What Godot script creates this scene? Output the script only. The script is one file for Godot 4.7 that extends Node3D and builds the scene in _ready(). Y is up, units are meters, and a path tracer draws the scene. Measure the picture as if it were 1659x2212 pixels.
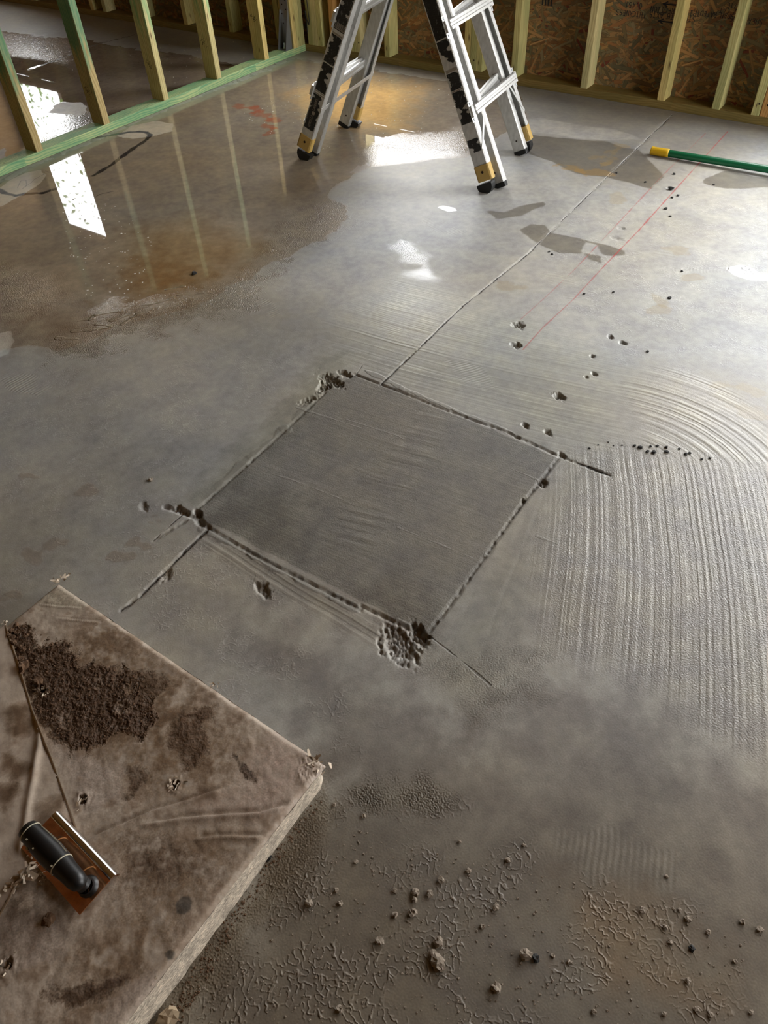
extends Node3D
# A damp concrete slab inside a half-built timber house: a fresh square repair in the slab, a combination
# ladder by the wet corner, a broom handle, and a dirty insulation board with a hand edger on it.
# World: the corner of the two stud walls is the origin, +x runs along the sheathed wall, +z towards the camera.

const FINE := 1.0
var names := {}
var M := {}

# ------------------------------------------------------------------ small helpers
func numbered(called: String) -> String:
	var n: int = names.get(called, 0)
	names[called] = n + 1
	return called if n == 0 else "%s_%03d" % [called, n]

func tag(o: Node, label := "", category := "", group := "", kind := "") -> Node:
	if label: o.set_meta("label", label)
	if category: o.set_meta("category", category)
	if group: o.set_meta("group", group)
	if kind: o.set_meta("kind", kind)
	return o

func base(called: String, at := Vector3.ZERO) -> Node3D:
	var o := Node3D.new()
	o.name = numbered(called)
	o.position = at
	add_child(o, true)
	return o

func put(mesh: Mesh, called: String, mat: Material, parent: Node = null, at := Transform3D.IDENTITY) -> MeshInstance3D:
	var o := MeshInstance3D.new()
	o.mesh = mesh
	o.material_override = mat
	o.transform = at
	if parent == null:
		o.name = numbered(called)
		add_child(o, true)
	else:
		var n := called
		var k := 0
		while parent.has_node(NodePath(n)):
			k += 1
			n = "%s_%03d" % [called, k]
		o.name = n
		parent.add_child(o, true)
	return o

func begin() -> SurfaceTool:
	var st := SurfaceTool.new()
	st.begin(Mesh.PRIMITIVE_TRIANGLES)
	return st

func tri(st: SurfaceTool, a: Vector3, b: Vector3, c: Vector3, out: Vector3) -> void:
	if (a - c).cross(a - b).dot(out) < 0.0:
		var k := b
		b = c
		c = k
	st.add_vertex(a)
	st.add_vertex(b)
	st.add_vertex(c)

func quad(st: SurfaceTool, a: Vector3, b: Vector3, c: Vector3, d: Vector3, out: Vector3) -> void:
	tri(st, a, b, c, out)
	tri(st, a, c, d, out)

func done(st: SurfaceTool) -> ArrayMesh:
	st.generate_normals()
	return st.commit()

# a profile (counter-clockwise or not, in the plane of ax and ay) swept straight from a to b
func sweep(st: SurfaceTool, profile: PackedVector2Array, a: Vector3, b: Vector3, ax: Vector3, ay: Vector3, smooth := false, cap := true) -> void:
	var n := profile.size()
	var mid := Vector2.ZERO
	for p in profile: mid += p / n
	var area := 0.0
	for i in n:
		area += profile[i].cross(profile[(i + 1) % n])
	st.set_smooth_group(1 if smooth else -1)
	for i in n:
		var p := profile[i]
		var q := profile[(i + 1) % n]
		var e := q - p
		var o2 := Vector2(e.y, -e.x) * signf(area)
		var o := ax * o2.x + ay * o2.y
		var pa := a + ax * p.x + ay * p.y
		var qa := a + ax * q.x + ay * q.y
		var pb := b + ax * p.x + ay * p.y
		var qb := b + ax * q.x + ay * q.y
		quad(st, pa, qa, qb, pb, o)
	st.set_smooth_group(-1)
	if cap:
		var t := Geometry2D.triangulate_polygon(profile)
		for i in range(0, t.size(), 3):
			for e in [[a, a - b], [b, b - a]]:
				var f: Vector3 = e[0]
				tri(st, f + ax * profile[t[i]].x + ay * profile[t[i]].y, f + ax * profile[t[i + 1]].x + ay * profile[t[i + 1]].y, f + ax * profile[t[i + 2]].x + ay * profile[t[i + 2]].y, e[1])

func rrect(w: float, h: float, r: float, n := 2) -> PackedVector2Array:
	var p := PackedVector2Array()
	for k in 4:
		var c := Vector2(w / 2 - r, h / 2 - r) * Vector2([1, -1, -1, 1][k], [1, 1, -1, -1][k])
		for i in n + 1:
			var a := PI / 2 * (k + float(i) / n)
			p.append(c + Vector2(cos(a), sin(a)) * r)
	return p

func circle(r: float, n := 16) -> PackedVector2Array:
	var p := PackedVector2Array()
	for i in n: p.append(Vector2(cos(TAU * i / n), sin(TAU * i / n)) * r)
	return p

# a box with eased edges, size s, centred at c
func block(st: SurfaceTool, c: Vector3, s: Vector3, r := 0.002, b := Basis.IDENTITY) -> void:
	sweep(st, rrect(s.x, s.z, r), c - b.y * s.y / 2, c + b.y * s.y / 2, b.x, b.z)

# rings of a lathe: [[distance along axis, radius], ...]
func lathe(st: SurfaceTool, rings: Array, a: Vector3, axis: Vector3, n := 24, squash := 1.0) -> void:
	axis = axis.normalized()
	var ax := axis.cross(Vector3.UP if absf(axis.y) < 0.9 else Vector3.RIGHT).normalized()
	var ay := axis.cross(ax).normalized()
	st.set_smooth_group(1)
	for i in rings.size() - 1:
		var h0: float = rings[i][0]
		var r0: float = rings[i][1]
		var h1: float = rings[i + 1][0]
		var r1: float = rings[i + 1][1]
		for k in n:
			var d0 := ax * cos(TAU * k / n) + ay * sin(TAU * k / n) * squash
			var d1 := ax * cos(TAU * (k + 1) / n) + ay * sin(TAU * (k + 1) / n) * squash
			var out := (d0 + d1) * maxf(h1 - h0, 0.0001) - axis * (r1 - r0)
			if h1 - h0 < 0.0: out = (d0 + d1) * 0.0001 + axis * (r0 - r1)
			quad(st, a + axis * h0 + d0 * r0, a + axis * h0 + d1 * r0, a + axis * h1 + d1 * r1, a + axis * h1 + d0 * r1, out)

# a tube along points
func tube(st: SurfaceTool, pts: PackedVector3Array, r: float, n := 8) -> void:
	st.set_smooth_group(1)
	for i in pts.size() - 1:
		var d := (pts[i + 1] - pts[i]).normalized()
		var ax := d.cross(Vector3(0.31, 0.2, 0.93)).normalized()
		var ay := d.cross(ax)
		for k in n:
			var u := ax * cos(TAU * k / n) + ay * sin(TAU * k / n)
			var v := ax * cos(TAU * (k + 1) / n) + ay * sin(TAU * (k + 1) / n)
			quad(st, pts[i] + u * r, pts[i] + v * r, pts[i + 1] + v * r, pts[i + 1] + u * r, u + v)

# an irregular lump about 1 across
func lump(seed_: int, flat := 0.7) -> ArrayMesh:
	var s := SphereMesh.new()
	s.radius = 0.5
	s.height = 1.0
	s.radial_segments = 10
	s.rings = 5
	var a := s.get_mesh_arrays()
	var v: PackedVector3Array = a[Mesh.ARRAY_VERTEX]
	var idx: PackedInt32Array = a[Mesh.ARRAY_INDEX]
	var f := FastNoiseLite.new()
	f.seed = seed_
	f.frequency = 1.3
	for i in v.size():
		var d := v[i]
		var k := 1.0 + 0.75 * f.get_noise_3dv(d * 1.6) + 0.35 * f.get_noise_3dv(d * 4.0 + Vector3(7, 3, 1))
		v[i] = Vector3(d.x * k, d.y * k * flat, d.z * k)
	var st := begin()
	st.set_smooth_group(-1)
	for i in range(0, idx.size(), 3):
		var p := v[idx[i]]
		var q := v[idx[i + 1]]
		var r := v[idx[i + 2]]
		if p.distance_to(q) > 1e-4 and q.distance_to(r) > 1e-4 and p.distance_to(r) > 1e-4:
			tri(st, p, q, r, p + q + r)
	return done(st)

func noise(seed_: int, freq: float, oct := 3, kind := FastNoiseLite.TYPE_SIMPLEX_SMOOTH) -> FastNoiseLite:
	var f := FastNoiseLite.new()
	f.seed = seed_
	f.noise_type = kind
	f.frequency = freq
	f.fractal_octaves = oct
	if oct <= 1: f.fractal_type = FastNoiseLite.FRACTAL_NONE
	return f

func mat(c: Color, rough := 0.7, metal := 0.0, spec := 0.5) -> StandardMaterial3D:
	var m := StandardMaterial3D.new()
	m.albedo_color = c
	m.roughness = rough
	m.metallic = metal
	m.metallic_specular = spec
	return m

func tri_map(m: StandardMaterial3D, scale: Vector3, offset := Vector3.ZERO) -> StandardMaterial3D:
	m.uv1_triplanar = true
	m.uv1_scale = scale
	m.uv1_offset = offset
	m.uv1_triplanar_sharpness = 8.0
	return m

# ------------------------------------------------------------------ painted ground: colour, roughness and fine relief on a patch of plane
class Tile:
	var x0 := 0.0
	var z0 := 0.0
	var w := 0
	var h := 0
	var sx := 0.001
	var sz := 0.001
	var R := PackedFloat32Array()
	var G := PackedFloat32Array()
	var B := PackedFloat32Array()
	var Q := PackedFloat32Array()   # roughness
	var H := PackedFloat32Array()   # relief in millimetres
	var n1 := PackedByteArray()
	var n2 := PackedByteArray()
	var n3 := PackedByteArray()

func field(t: Tile, seed_: int, size: float, oct: int, ridged := false, kind := FastNoiseLite.TYPE_SIMPLEX_SMOOTH) -> PackedByteArray:
	# noise whose features are about size metres, the same on every tile where tiles meet
	var f := noise(seed_, t.sx / size, oct, kind)
	if ridged: f.fractal_type = FastNoiseLite.FRACTAL_RIDGED
	var k := t.sz / t.sx
	f.offset = Vector3(t.x0 / t.sx, t.z0 / t.sx, 0)
	var ih := int(round(t.h * k))
	var im := f.get_image(t.w, ih, false, false, false)
	if ih != t.h: im.resize(t.w, t.h, Image.INTERPOLATE_BILINEAR)
	return im.get_data()

func new_tile(x0: float, z0: float, x1: float, z1: float, w: int, h: int) -> Tile:
	var t := Tile.new()
	t.x0 = x0
	t.z0 = z0
	w = int(w * FINE)
	h = int(h * FINE)
	t.w = w
	t.h = h
	t.sx = (x1 - x0) / w
	t.sz = (z1 - z0) / h
	for a in [t.R, t.G, t.B, t.Q, t.H]:
		a.resize(w * h)
	return t

# weight 0..1 of the inside of a polygon, edges ragged by noise
func mask(t: Tile, pts: Array, feather: float, ragged := 0.0, step := 8) -> Array:
	var lo := Vector2(1e9, 1e9)
	var hi := -lo
	for p: Vector2 in pts:
		lo = lo.min(p)
		hi = hi.max(p)
	var grow := feather + ragged * 1.2
	var ix0 := clampi(int((lo.x - grow - t.x0) / t.sx), 0, t.w)
	var ix1 := clampi(int((hi.x + grow - t.x0) / t.sx) + 1, 0, t.w)
	var iz0 := clampi(int((lo.y - grow - t.z0) / t.sz), 0, t.h)
	var iz1 := clampi(int((hi.y + grow - t.z0) / t.sz) + 1, 0, t.h)
	if ix1 - ix0 < 2 or iz1 - iz0 < 2: return []
	var iw := ix1 - ix0
	var ih := iz1 - iz0
	var s := mini(step, maxi(1, mini(iw, ih) / 8))
	var lw := iw / s + 2
	var lh := ih / s + 2
	var low := PackedFloat32Array()
	low.resize(lw * lh)
	var n := pts.size()
	var px := PackedFloat32Array()
	var pz := PackedFloat32Array()
	var ex := PackedFloat32Array()
	var ez := PackedFloat32Array()
	var il := PackedFloat32Array()
	for i in n:
		var a: Vector2 = pts[i]
		var b: Vector2 = pts[(i + 1) % n]
		px.append(a.x)
		pz.append(a.y)
		ex.append(b.x - a.x)
		ez.append(b.y - a.y)
		il.append(1.0 / maxf(1e-9, (b - a).length_squared()))
	for j in lh:
		var z := t.z0 + (iz0 + (j + 0.0) * ih / lh) * t.sz
		for i in lw:
			var x := t.x0 + (ix0 + (i + 0.0) * iw / lw) * t.sx
			var best := 1e9
			var inside := false
			for e in n:
				var dx := x - px[e]
				var dz := z - pz[e]
				var k := clampf((dx * ex[e] + dz * ez[e]) * il[e], 0.0, 1.0)
				var qx := dx - ex[e] * k
				var qz := dz - ez[e] * k
				var d := qx * qx + qz * qz
				if d < best: best = d
				if (dz < 0.0) != (dz - ez[e] < 0.0):
					if dx < ex[e] * dz / ez[e]: inside = not inside
			low[j * lw + i] = -sqrt(best) if inside else sqrt(best)
	var im := Image.create_from_data(lw, lh, false, Image.FORMAT_RF, low.to_byte_array())
	im.resize(iw, ih, Image.INTERPOLATE_BILINEAR)
	var sd := im.get_data().to_float32_array()
	var n2 := t.n2
	var n3 := t.n3
	var inv := 0.5 / feather
	for j in ih:
		var at := (iz0 + j) * t.w + ix0
		var o := j * iw
		for i in iw:
			var d := sd[o + i] + ragged * (n2[at + i] * 0.0118 - 1.5 + (n3[at + i] - 127) * 0.0025)
			sd[o + i] = clampf(0.5 - d * inv, 0.0, 1.0)
	return [ix0, iz0, iw, ih, sd]

# blend colour by a multiplier, roughness to a value, scale the relief by keep and add to it
func wash(t: Tile, m: Array, mul: Color, rough := -1.0, keep := 1.0, grain := 0.0, lift := 0.0) -> void:
	if m.is_empty(): return
	var sd: PackedFloat32Array = m[4]
	var R := t.R
	var G := t.G
	var B := t.B
	var Q := t.Q
	var H := t.H
	var n3 := t.n3
	var iw: int = m[2]
	var mr := mul.r - 1.0
	var mg := mul.g - 1.0
	var mb := mul.b - 1.0
	for j in int(m[3]):
		var at: int = (m[1] + j) * t.w + m[0]
		var o := j * iw
		for i in iw:
			var k := sd[o + i]
			if k > 0.0:
				var q := at + i
				R[q] *= 1.0 + mr * k
				G[q] *= 1.0 + mg * k
				B[q] *= 1.0 + mb * k
				if rough >= 0.0: Q[q] += (rough - Q[q]) * k
				H[q] = H[q] * (1.0 + (keep - 1.0) * k) + k * (grain * (n3[q] - 127) * 0.0045 + lift)

# ridges left by a float or broom: across = direction over which the relief changes; or round a centre
func streaks(t: Tile, m: Array, along: float, amp: float, period: float, seed_: int, tone := 0.0, centre := Vector2.INF, bend := 0.0, pivot := Vector2.ZERO) -> void:
	if m.is_empty(): return
	var table := PackedFloat32Array()
	var r := RandomNumberGenerator.new()
	r.seed = seed_
	for i in 8192: table.append(r.randf() * 2.0 - 1.0)
	for i in 8191: table[i] = table[i] * 0.65 + table[i + 1] * 0.35
	var sd: PackedFloat32Array = m[4]
	var R := t.R
	var G := t.G
	var B := t.B
	var H := t.H
	var n1 := t.n1
	var n2 := t.n2
	var iw: int = m[2]
	var cx := -sin(along)
	var cz := cos(along)
	var round_ := centre != Vector2.INF
	for j in int(m[3]):
		var at: int = (m[1] + j) * t.w + m[0]
		var z: float = t.z0 + (m[1] + j + 0.5) * t.sz
		var o := j * iw
		for i in iw:
			var k := sd[o + i]
			if k > 0.02:
				var q := at + i
				var x: float = t.x0 + (m[0] + i + 0.5) * t.sx
				var v := 0.0
				if round_: v = sqrt((x - centre.x) * (x - centre.x) + (z - centre.y) * (z - centre.y))
				else:
					var u0 := (x - pivot.x) * cz - (z - pivot.y) * cx
					v = x * cx + z * cz + bend * u0 * u0
				v = v / period + n1[q] * 0.012 + 2000.0
				var f := floorf(v)
				var u := v - f
				var c := int(f) & 8191
				var s := table[c] + (table[(c + 1) & 8191] - table[c]) * u
				# every second a coarser ridge
				var c4 := (int(f) / 5 * 7) & 8191
				s += 0.3 * table[c4]
				s *= k * (0.35 + n2[q] * 0.005)
				H[q] += s * amp
				if tone != 0.0:
					var g := 1.0 + s * tone
					R[q] *= g
					G[q] *= g
					B[q] *= g

# a stroke along points: colour mixed in, relief added
func stroke(t: Tile, pts: Array, width: float, col: Color, mix := 1.0, rough := -1.0, lift := 0.0, ragged := 0.0, sink := 0.0) -> void:
	var R := t.R
	var G := t.G
	var B := t.B
	var Q := t.Q
	var H := t.H
	var n2 := t.n2
	var n3 := t.n3
	for s in pts.size() - 1:
		var a: Vector2 = pts[s]
		var b: Vector2 = pts[s + 1]
		var lo := a.min(b) - Vector2.ONE * (width + ragged)
		var hi := a.max(b) + Vector2.ONE * (width + ragged)
		var ix0 := clampi(int((lo.x - t.x0) / t.sx), 0, t.w)
		var ix1 := clampi(int((hi.x - t.x0) / t.sx) + 1, 0, t.w)
		var iz0 := clampi(int((lo.y - t.z0) / t.sz), 0, t.h)
		var iz1 := clampi(int((hi.y - t.z0) / t.sz) + 1, 0, t.h)
		var e := b - a
		var l2 := 1.0 / maxf(e.length_squared(), 1e-9)
		for j in range(iz0, iz1):
			var z := t.z0 + (j + 0.5) * t.sz
			for i in range(ix0, ix1):
				var x := t.x0 + (i + 0.5) * t.sx
				var k := ((x - a.x) * e.x + (z - a.y) * e.y) * l2
				if k < 0.0 or k > 1.0:
					if k < -0.2 and s > 0: continue
					k = clampf(k, 0.0, 1.0)
				var dx := x - a.x - e.x * k
				var dz := z - a.y - e.y * k
				var q := j * t.w + i
				var d := sqrt(dx * dx + dz * dz) + ragged * (n2[q] * 0.0118 - 1.5)
				var g := clampf((width * 0.5 - d) / (width * 0.25), 0.0, 1.0)
				if g > 0.0:
					var m := g * mix * clampf(0.5 + n3[q] * 0.006, 0.0, 1.0)
					R[q] += (col.r - R[q]) * m
					G[q] += (col.g - G[q]) * m
					B[q] += (col.b - B[q]) * m
					if rough >= 0.0: Q[q] += (rough - Q[q]) * g
					H[q] += g * (lift - sink)

# a shoe print: tread bars pressed into the film
func tread(t: Tile, c: Vector2, ang: float, length: float, wide: float, amp: float, tone: float, bar := 0.011) -> void:
	var ca := cos(ang)
	var sa := sin(ang)
	var r := length * 0.6
	var ix0 := clampi(int((c.x - r - t.x0) / t.sx), 0, t.w)
	var ix1 := clampi(int((c.x + r - t.x0) / t.sx), 0, t.w)
	var iz0 := clampi(int((c.y - r - t.z0) / t.sz), 0, t.h)
	var iz1 := clampi(int((c.y + r - t.z0) / t.sz), 0, t.h)
	for j in range(iz0, iz1):
		for i in range(ix0, ix1):
			var x := t.x0 + i * t.sx - c.x
			var z := t.z0 + j * t.sz - c.y
			var u := x * ca + z * sa
			var v := -x * sa + z * ca
			var q := j * t.w + i
			var half := wide * 0.5 * (0.78 + 0.22 * cos(u / length * 9.0))
			var e := maxf(absf(u) / (length * 0.5), absf(v) / half)
			if e > 1.0: continue
			var s := sin(u / bar * TAU + 2.0 * sin(v / wide * 5.0)) * clampf((1.0 - e) * 6.0, 0.0, 1.0) * clampf((t.n2[q] - 70) * 0.012, 0.0, 1.0)
			t.H[q] += s * amp
			var g := 1.0 + s * tone
			t.R[q] *= g
			t.G[q] *= g
			t.B[q] *= g

func tile_material(t: Tile, spec := 0.42) -> StandardMaterial3D:
	var n := t.w * t.h
	var c := PackedByteArray()
	c.resize(n * 3)
	var q := PackedByteArray()
	q.resize(n)
	var R := t.R
	var G := t.G
	var B := t.B
	var Q := t.Q
	for i in n:
		c[i * 3] = clampi(int(R[i] * 255.0), 0, 255)
		c[i * 3 + 1] = clampi(int(G[i] * 255.0), 0, 255)
		c[i * 3 + 2] = clampi(int(B[i] * 255.0), 0, 255)
		q[i] = clampi(int(Q[i] * 255.0), 0, 255)
	var m := StandardMaterial3D.new()
	m.albedo_texture = ImageTexture.create_from_image(Image.create_from_data(t.w, t.h, false, Image.FORMAT_RGB8, c))
	m.roughness_texture = ImageTexture.create_from_image(Image.create_from_data(t.w, t.h, false, Image.FORMAT_L8, q))
	m.roughness_texture_channel = BaseMaterial3D.TEXTURE_CHANNEL_RED
	m.roughness = 1.0
	m.metallic_specular = spec
	m.heightmap_enabled = true
	m.heightmap_scale = 0.1     # relief is stored in millimetres
	m.heightmap_texture = ImageTexture.create_from_image(Image.create_from_data(t.w, t.h, false, Image.FORMAT_RF, t.H.to_byte_array()))
	m.texture_repeat = false
	return m

# ------------------------------------------------------------------ the slab
const SLAB_TOP := 0.0

func paint_base(t: Tile) -> void:
	t.n1 = field(t, 11, 0.55, 4)
	t.n2 = field(t, 12, 0.11, 4)
	t.n3 = field(t, 13, 0.0042, 2)
	var n4 := field(t, 14, 0.9, 3)
	var n5 := field(t, 15, 0.035, 3)
	var R := t.R
	var G := t.G
	var B := t.B
	var Q := t.Q
	var H := t.H
	var n1 := t.n1
	var n2 := t.n2
	var n3 := t.n3
	for i in t.w * t.h:
		var a := (n1[i] - 127) * 0.0079
		var b := (n2[i] - 127) * 0.0079
		var c := (n3[i] - 127) * 0.0079
		var d := (n4[i] - 127) * 0.0079
		var e := (n5[i] - 127) * 0.0079
		var tone := 0.545 * (1.0 + 0.08 * a + 0.085 * b + 0.065 * c + 0.065 * e)
		R[i] = tone * (1.01 + 0.03 * d)
		G[i] = tone * 0.985
		B[i] = tone * (0.935 - 0.045 * d - 0.03 * b)
		Q[i] = 0.47 + 0.06 * b + 0.05 * a + 0.03 * e
		H[i] = 0.10 * c + 0.12 * e

func paint_slab(t: Tile) -> void:
	paint_base(t)
	var m: Array
	# --- the half-wet floor of the far corner, and the mirror of standing water in it
	var wet := [Vector2(0.061, 0.167), Vector2(0.274, 0.165), Vector2(0.782, 0.127), Vector2(1.187, 0.087), Vector2(1.534, 0.099), Vector2(1.773, 0.457), Vector2(1.729, 0.745), Vector2(1.753, 0.875), Vector2(1.731, 0.988), Vector2(1.614, 1.077), Vector2(1.515, 1.199), Vector2(1.460, 1.254), Vector2(1.403, 1.327), Vector2(1.404, 1.391), Vector2(1.426, 1.441), Vector2(1.406, 1.492), Vector2(1.407, 1.552), Vector2(1.452, 1.623), Vector2(1.510, 1.663), Vector2(1.578, 1.660), Vector2(1.620, 1.730), Vector2(1.655, 1.797), Vector2(1.679, 1.947), Vector2(1.646, 1.997), Vector2(1.655, 2.099), Vector2(1.622, 2.193), Vector2(1.629, 2.320), Vector2(1.601, 2.386), Vector2(1.615, 2.517), Vector2(1.528, 2.681), Vector2(1.451, 2.789), Vector2(1.462, 2.895), Vector2(1.407, 2.982), Vector2(1.272, 3.043), Vector2(1.088, 3.323), Vector2(0.015, 3.118), Vector2(0.061, 2.290), Vector2(0.019, 1.301)]
	m = mask(t, wet, 0.006, 0.012)
	wash(t, m, Color(0.96, 0.91, 0.86), 0.18, 1.0, 0.4)
	m = mask(t, [Vector2(0.048, 0.152), Vector2(0.463, 0.141), Vector2(1.096, 0.134), Vector2(1.424, 0.555), Vector2(1.538, 0.849), Vector2(1.384, 1.013), Vector2(1.246, 1.127), Vector2(1.271, 1.254), Vector2(1.365, 1.554), Vector2(1.286, 1.707), Vector2(1.394, 1.899), Vector2(1.519, 2.146), Vector2(1.555, 2.337), Vector2(1.500, 2.424), Vector2(1.427, 2.580), Vector2(1.390, 2.653), Vector2(1.222, 2.718), Vector2(1.038, 2.715), Vector2(0.873, 2.714), Vector2(0.214, 3.000), Vector2(0.061, 2.290), Vector2(0.019, 1.301)], 0.05, 0.05)
	wash(t, m, Color(1.0, 0.985, 0.95), 0.02, 0.0)
	# brown silt under the water; the brightest, by the ladder, paints a golden reflection
	for e in [[[Vector2(0.993, 2.274), Vector2(1.099, 2.070), Vector2(1.519, 2.146), Vector2(1.520, 2.349), Vector2(1.389, 2.543), Vector2(1.140, 2.453)], Color(1.0, 0.93, 0.80)], [[Vector2(0.464, 0.654), Vector2(0.543, 0.248), Vector2(1.011, 0.284), Vector2(1.275, 0.853), Vector2(0.871, 0.924)], Color(1.45, 1.30, 1.0)], [[Vector2(1.217, 2.407), Vector2(1.471, 2.418), Vector2(1.494, 2.554), Vector2(1.351, 2.640)], Color(0.95, 0.86, 0.72)], [[Vector2(1.165, 2.929), Vector2(1.387, 2.794), Vector2(1.515, 2.682), Vector2(1.595, 2.565), Vector2(1.605, 2.662), Vector2(1.469, 2.843), Vector2(1.315, 2.985)], Color(0.88, 0.82, 0.74)]]:
		m = mask(t, e[0], 0.12, 0.06)
		wash(t, m, e[1])
	# dry islands, with clean edges, along the wall plate
	for p in [[Vector2(0.108, 2.317), Vector2(0.063, 2.212), Vector2(0.059, 2.125), Vector2(0.090, 2.062), Vector2(0.164, 2.089), Vector2(0.227, 2.164), Vector2(0.249, 2.237), Vector2(0.257, 2.315), Vector2(0.283, 2.421)], [Vector2(0.072, 1.587), Vector2(0.030, 1.458), Vector2(0.086, 1.343), Vector2(0.197, 1.326), Vector2(0.281, 1.406), Vector2(0.247, 1.492), Vector2(0.173, 1.585)], [Vector2(1.116, 3.075), Vector2(1.168, 3.001), Vector2(1.232, 3.036), Vector2(1.278, 3.086), Vector2(1.260, 3.172)]]:
		m = mask(t, p, 0.004, 0.008)
		wash(t, m, Color(1.25, 1.29, 1.32), 0.5)
	# --- the paler, part-dried middle and right
	m = mask(t, [Vector2(1.748, 0.991), Vector2(1.982, 0.861), Vector2(2.245, 0.948), Vector2(2.564, 0.930), Vector2(2.823, 0.150), Vector2(3.413, 0.867), Vector2(3.589, 1.828), Vector2(3.138, 2.054), Vector2(2.960, 2.137), Vector2(2.516, 2.325), Vector2(2.179, 2.346), Vector2(1.691, 2.436), Vector2(1.687, 2.130), Vector2(1.659, 1.747), Vector2(1.476, 1.599), Vector2(1.438, 1.313)], 0.10, 0.06)
	wash(t, m, Color(1.13, 1.15, 1.17), 0.56)
	m = mask(t, [Vector2(1.744, 0.427), Vector2(1.811, 0.377), Vector2(2.021, 0.384), Vector2(2.172, 0.354), Vector2(2.277, 0.385), Vector2(2.324, 0.420), Vector2(2.194, 0.503), Vector2(2.063, 0.550), Vector2(1.957, 0.545), Vector2(1.842, 0.582)], 0.004, 0.006)
	wash(t, m, Color(1.12, 1.12, 1.12), 0.55)
	for p in [[Vector2(1.854, 0.603), Vector2(2.068, 0.561), Vector2(2.197, 0.510), Vector2(2.297, 0.552), Vector2(2.364, 0.540), Vector2(2.561, 0.754), Vector2(2.561, 0.911), Vector2(2.483, 0.896), Vector2(2.360, 0.889), Vector2(2.233, 0.915), Vector2(2.090, 0.850), Vector2(1.951, 0.811)], [Vector2(2.274, 1.503), Vector2(2.292, 1.442), Vector2(2.337, 1.416), Vector2(2.393, 1.469), Vector2(2.497, 1.457), Vector2(2.589, 1.450), Vector2(2.672, 1.460), Vector2(2.691, 1.493), Vector2(2.635, 1.526), Vector2(2.608, 1.510), Vector2(2.580, 1.472), Vector2(2.531, 1.475), Vector2(2.537, 1.514), Vector2(2.558, 1.559), Vector2(2.468, 1.596), Vector2(2.350, 1.555)], [Vector2(2.552, 1.550), Vector2(2.623, 1.545), Vector2(2.644, 1.589), Vector2(2.605, 1.588)], [Vector2(2.087, 1.423), Vector2(2.154, 1.404), Vector2(2.181, 1.315), Vector2(2.240, 1.236), Vector2(2.256, 1.252), Vector2(2.224, 1.397), Vector2(2.154, 1.461)], [Vector2(2.716, 0.727), Vector2(2.761, 0.581), Vector2(2.878, 0.593), Vector2(3.011, 0.561), Vector2(3.028, 0.626), Vector2(2.819, 0.764), Vector2(2.733, 0.755)]]:
		m = mask(t, p, 0.004, 0.006)
		wash(t, m, Color(0.77, 0.75, 0.72), 0.30)
	# small still pools
	for p in [[Vector2(3.021, 1.408), Vector2(3.052, 1.359), Vector2(3.085, 1.355), Vector2(3.129, 1.386), Vector2(3.221, 1.375), Vector2(3.226, 1.394), Vector2(3.112, 1.444), Vector2(3.060, 1.441)], [Vector2(1.900, 1.496), Vector2(1.912, 1.469), Vector2(1.966, 1.468), Vector2(1.983, 1.483), Vector2(1.959, 1.506)]]:
		m = mask(t, p, 0.003, 0.003)
		wash(t, m, Color(0.8, 0.8, 0.8), 0.02, 0.0)
	m = mask(t, [Vector2(1.933, 1.847), Vector2(1.932, 1.804), Vector2(1.984, 1.800), Vector2(2.039, 1.827), Vector2(2.091, 1.871), Vector2(2.125, 1.927), Vector2(2.076, 1.940), Vector2(2.007, 1.925)], 0.02, 0.03)
	wash(t, m, Color(0.96, 0.96, 0.96), 0.22, 1.0, 0.8)
	m = mask(t, [Vector2(2.041, 2.040), Vector2(2.108, 1.961), Vector2(2.214, 1.960), Vector2(2.215, 1.982), Vector2(2.116, 2.033)], 0.02, 0.02)
	wash(t, m, Color(0.95, 0.95, 0.95), 0.2, 0.5)
	# --- grout film spread round the repair, with the marks of the float in it
	m = mask(t, [Vector2(2.059, 2.386), Vector2(2.088, 2.050), Vector2(2.347, 2.041), Vector2(2.662, 2.052), Vector2(2.960, 2.137), Vector2(3.091, 2.518), Vector2(2.994, 2.590), Vector2(2.590, 2.553), Vector2(2.367, 2.559), Vector2(2.198, 2.520)], 0.07, 0.03)
	wash(t, m, Color(1.03, 1.04, 1.02), 0.42, 0.9)
	streaks(t, m, deg_to_rad(-8.0), 0.34, 0.0034, 5, 0.05, Vector2.INF, 0.08, Vector2(2.5, 2.2))
	m = mask(t, [Vector2(2.994, 2.590), Vector2(3.070, 2.499), Vector2(3.247, 2.440), Vector2(3.431, 2.365), Vector2(3.689, 2.373), Vector2(3.822, 3.097), Vector2(3.648, 3.152), Vector2(3.514, 3.153), Vector2(3.428, 3.115), Vector2(3.321, 3.136), Vector2(3.209, 3.157), Vector2(3.079, 2.942)], 0.05, 0.02)
	wash(t, m, Color(1.0, 1.0, 1.0), 0.40, 1.0, 0.9)
	streaks(t, m, deg_to_rad(67.0), 0.75, 0.0034, 6, 0.04, Vector2.INF, -0.12, Vector2(3.3, 2.75))
	m = mask(t, [Vector2(2.962, 2.243), Vector2(3.021, 2.113), Vector2(3.098, 2.057), Vector2(3.227, 2.079), Vector2(3.447, 2.249), Vector2(3.471, 2.339), Vector2(3.244, 2.432), Vector2(3.137, 2.445), Vector2(3.084, 2.342)], 0.03, 0.01)
	wash(t, m, Color(1.03, 1.03, 1.01), 0.40, 1.0, 0.2)
	streaks(t, m, 0.0, 0.60, 0.0036, 7, 0.06, [Vector2(3.117, 2.694)][0])
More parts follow.
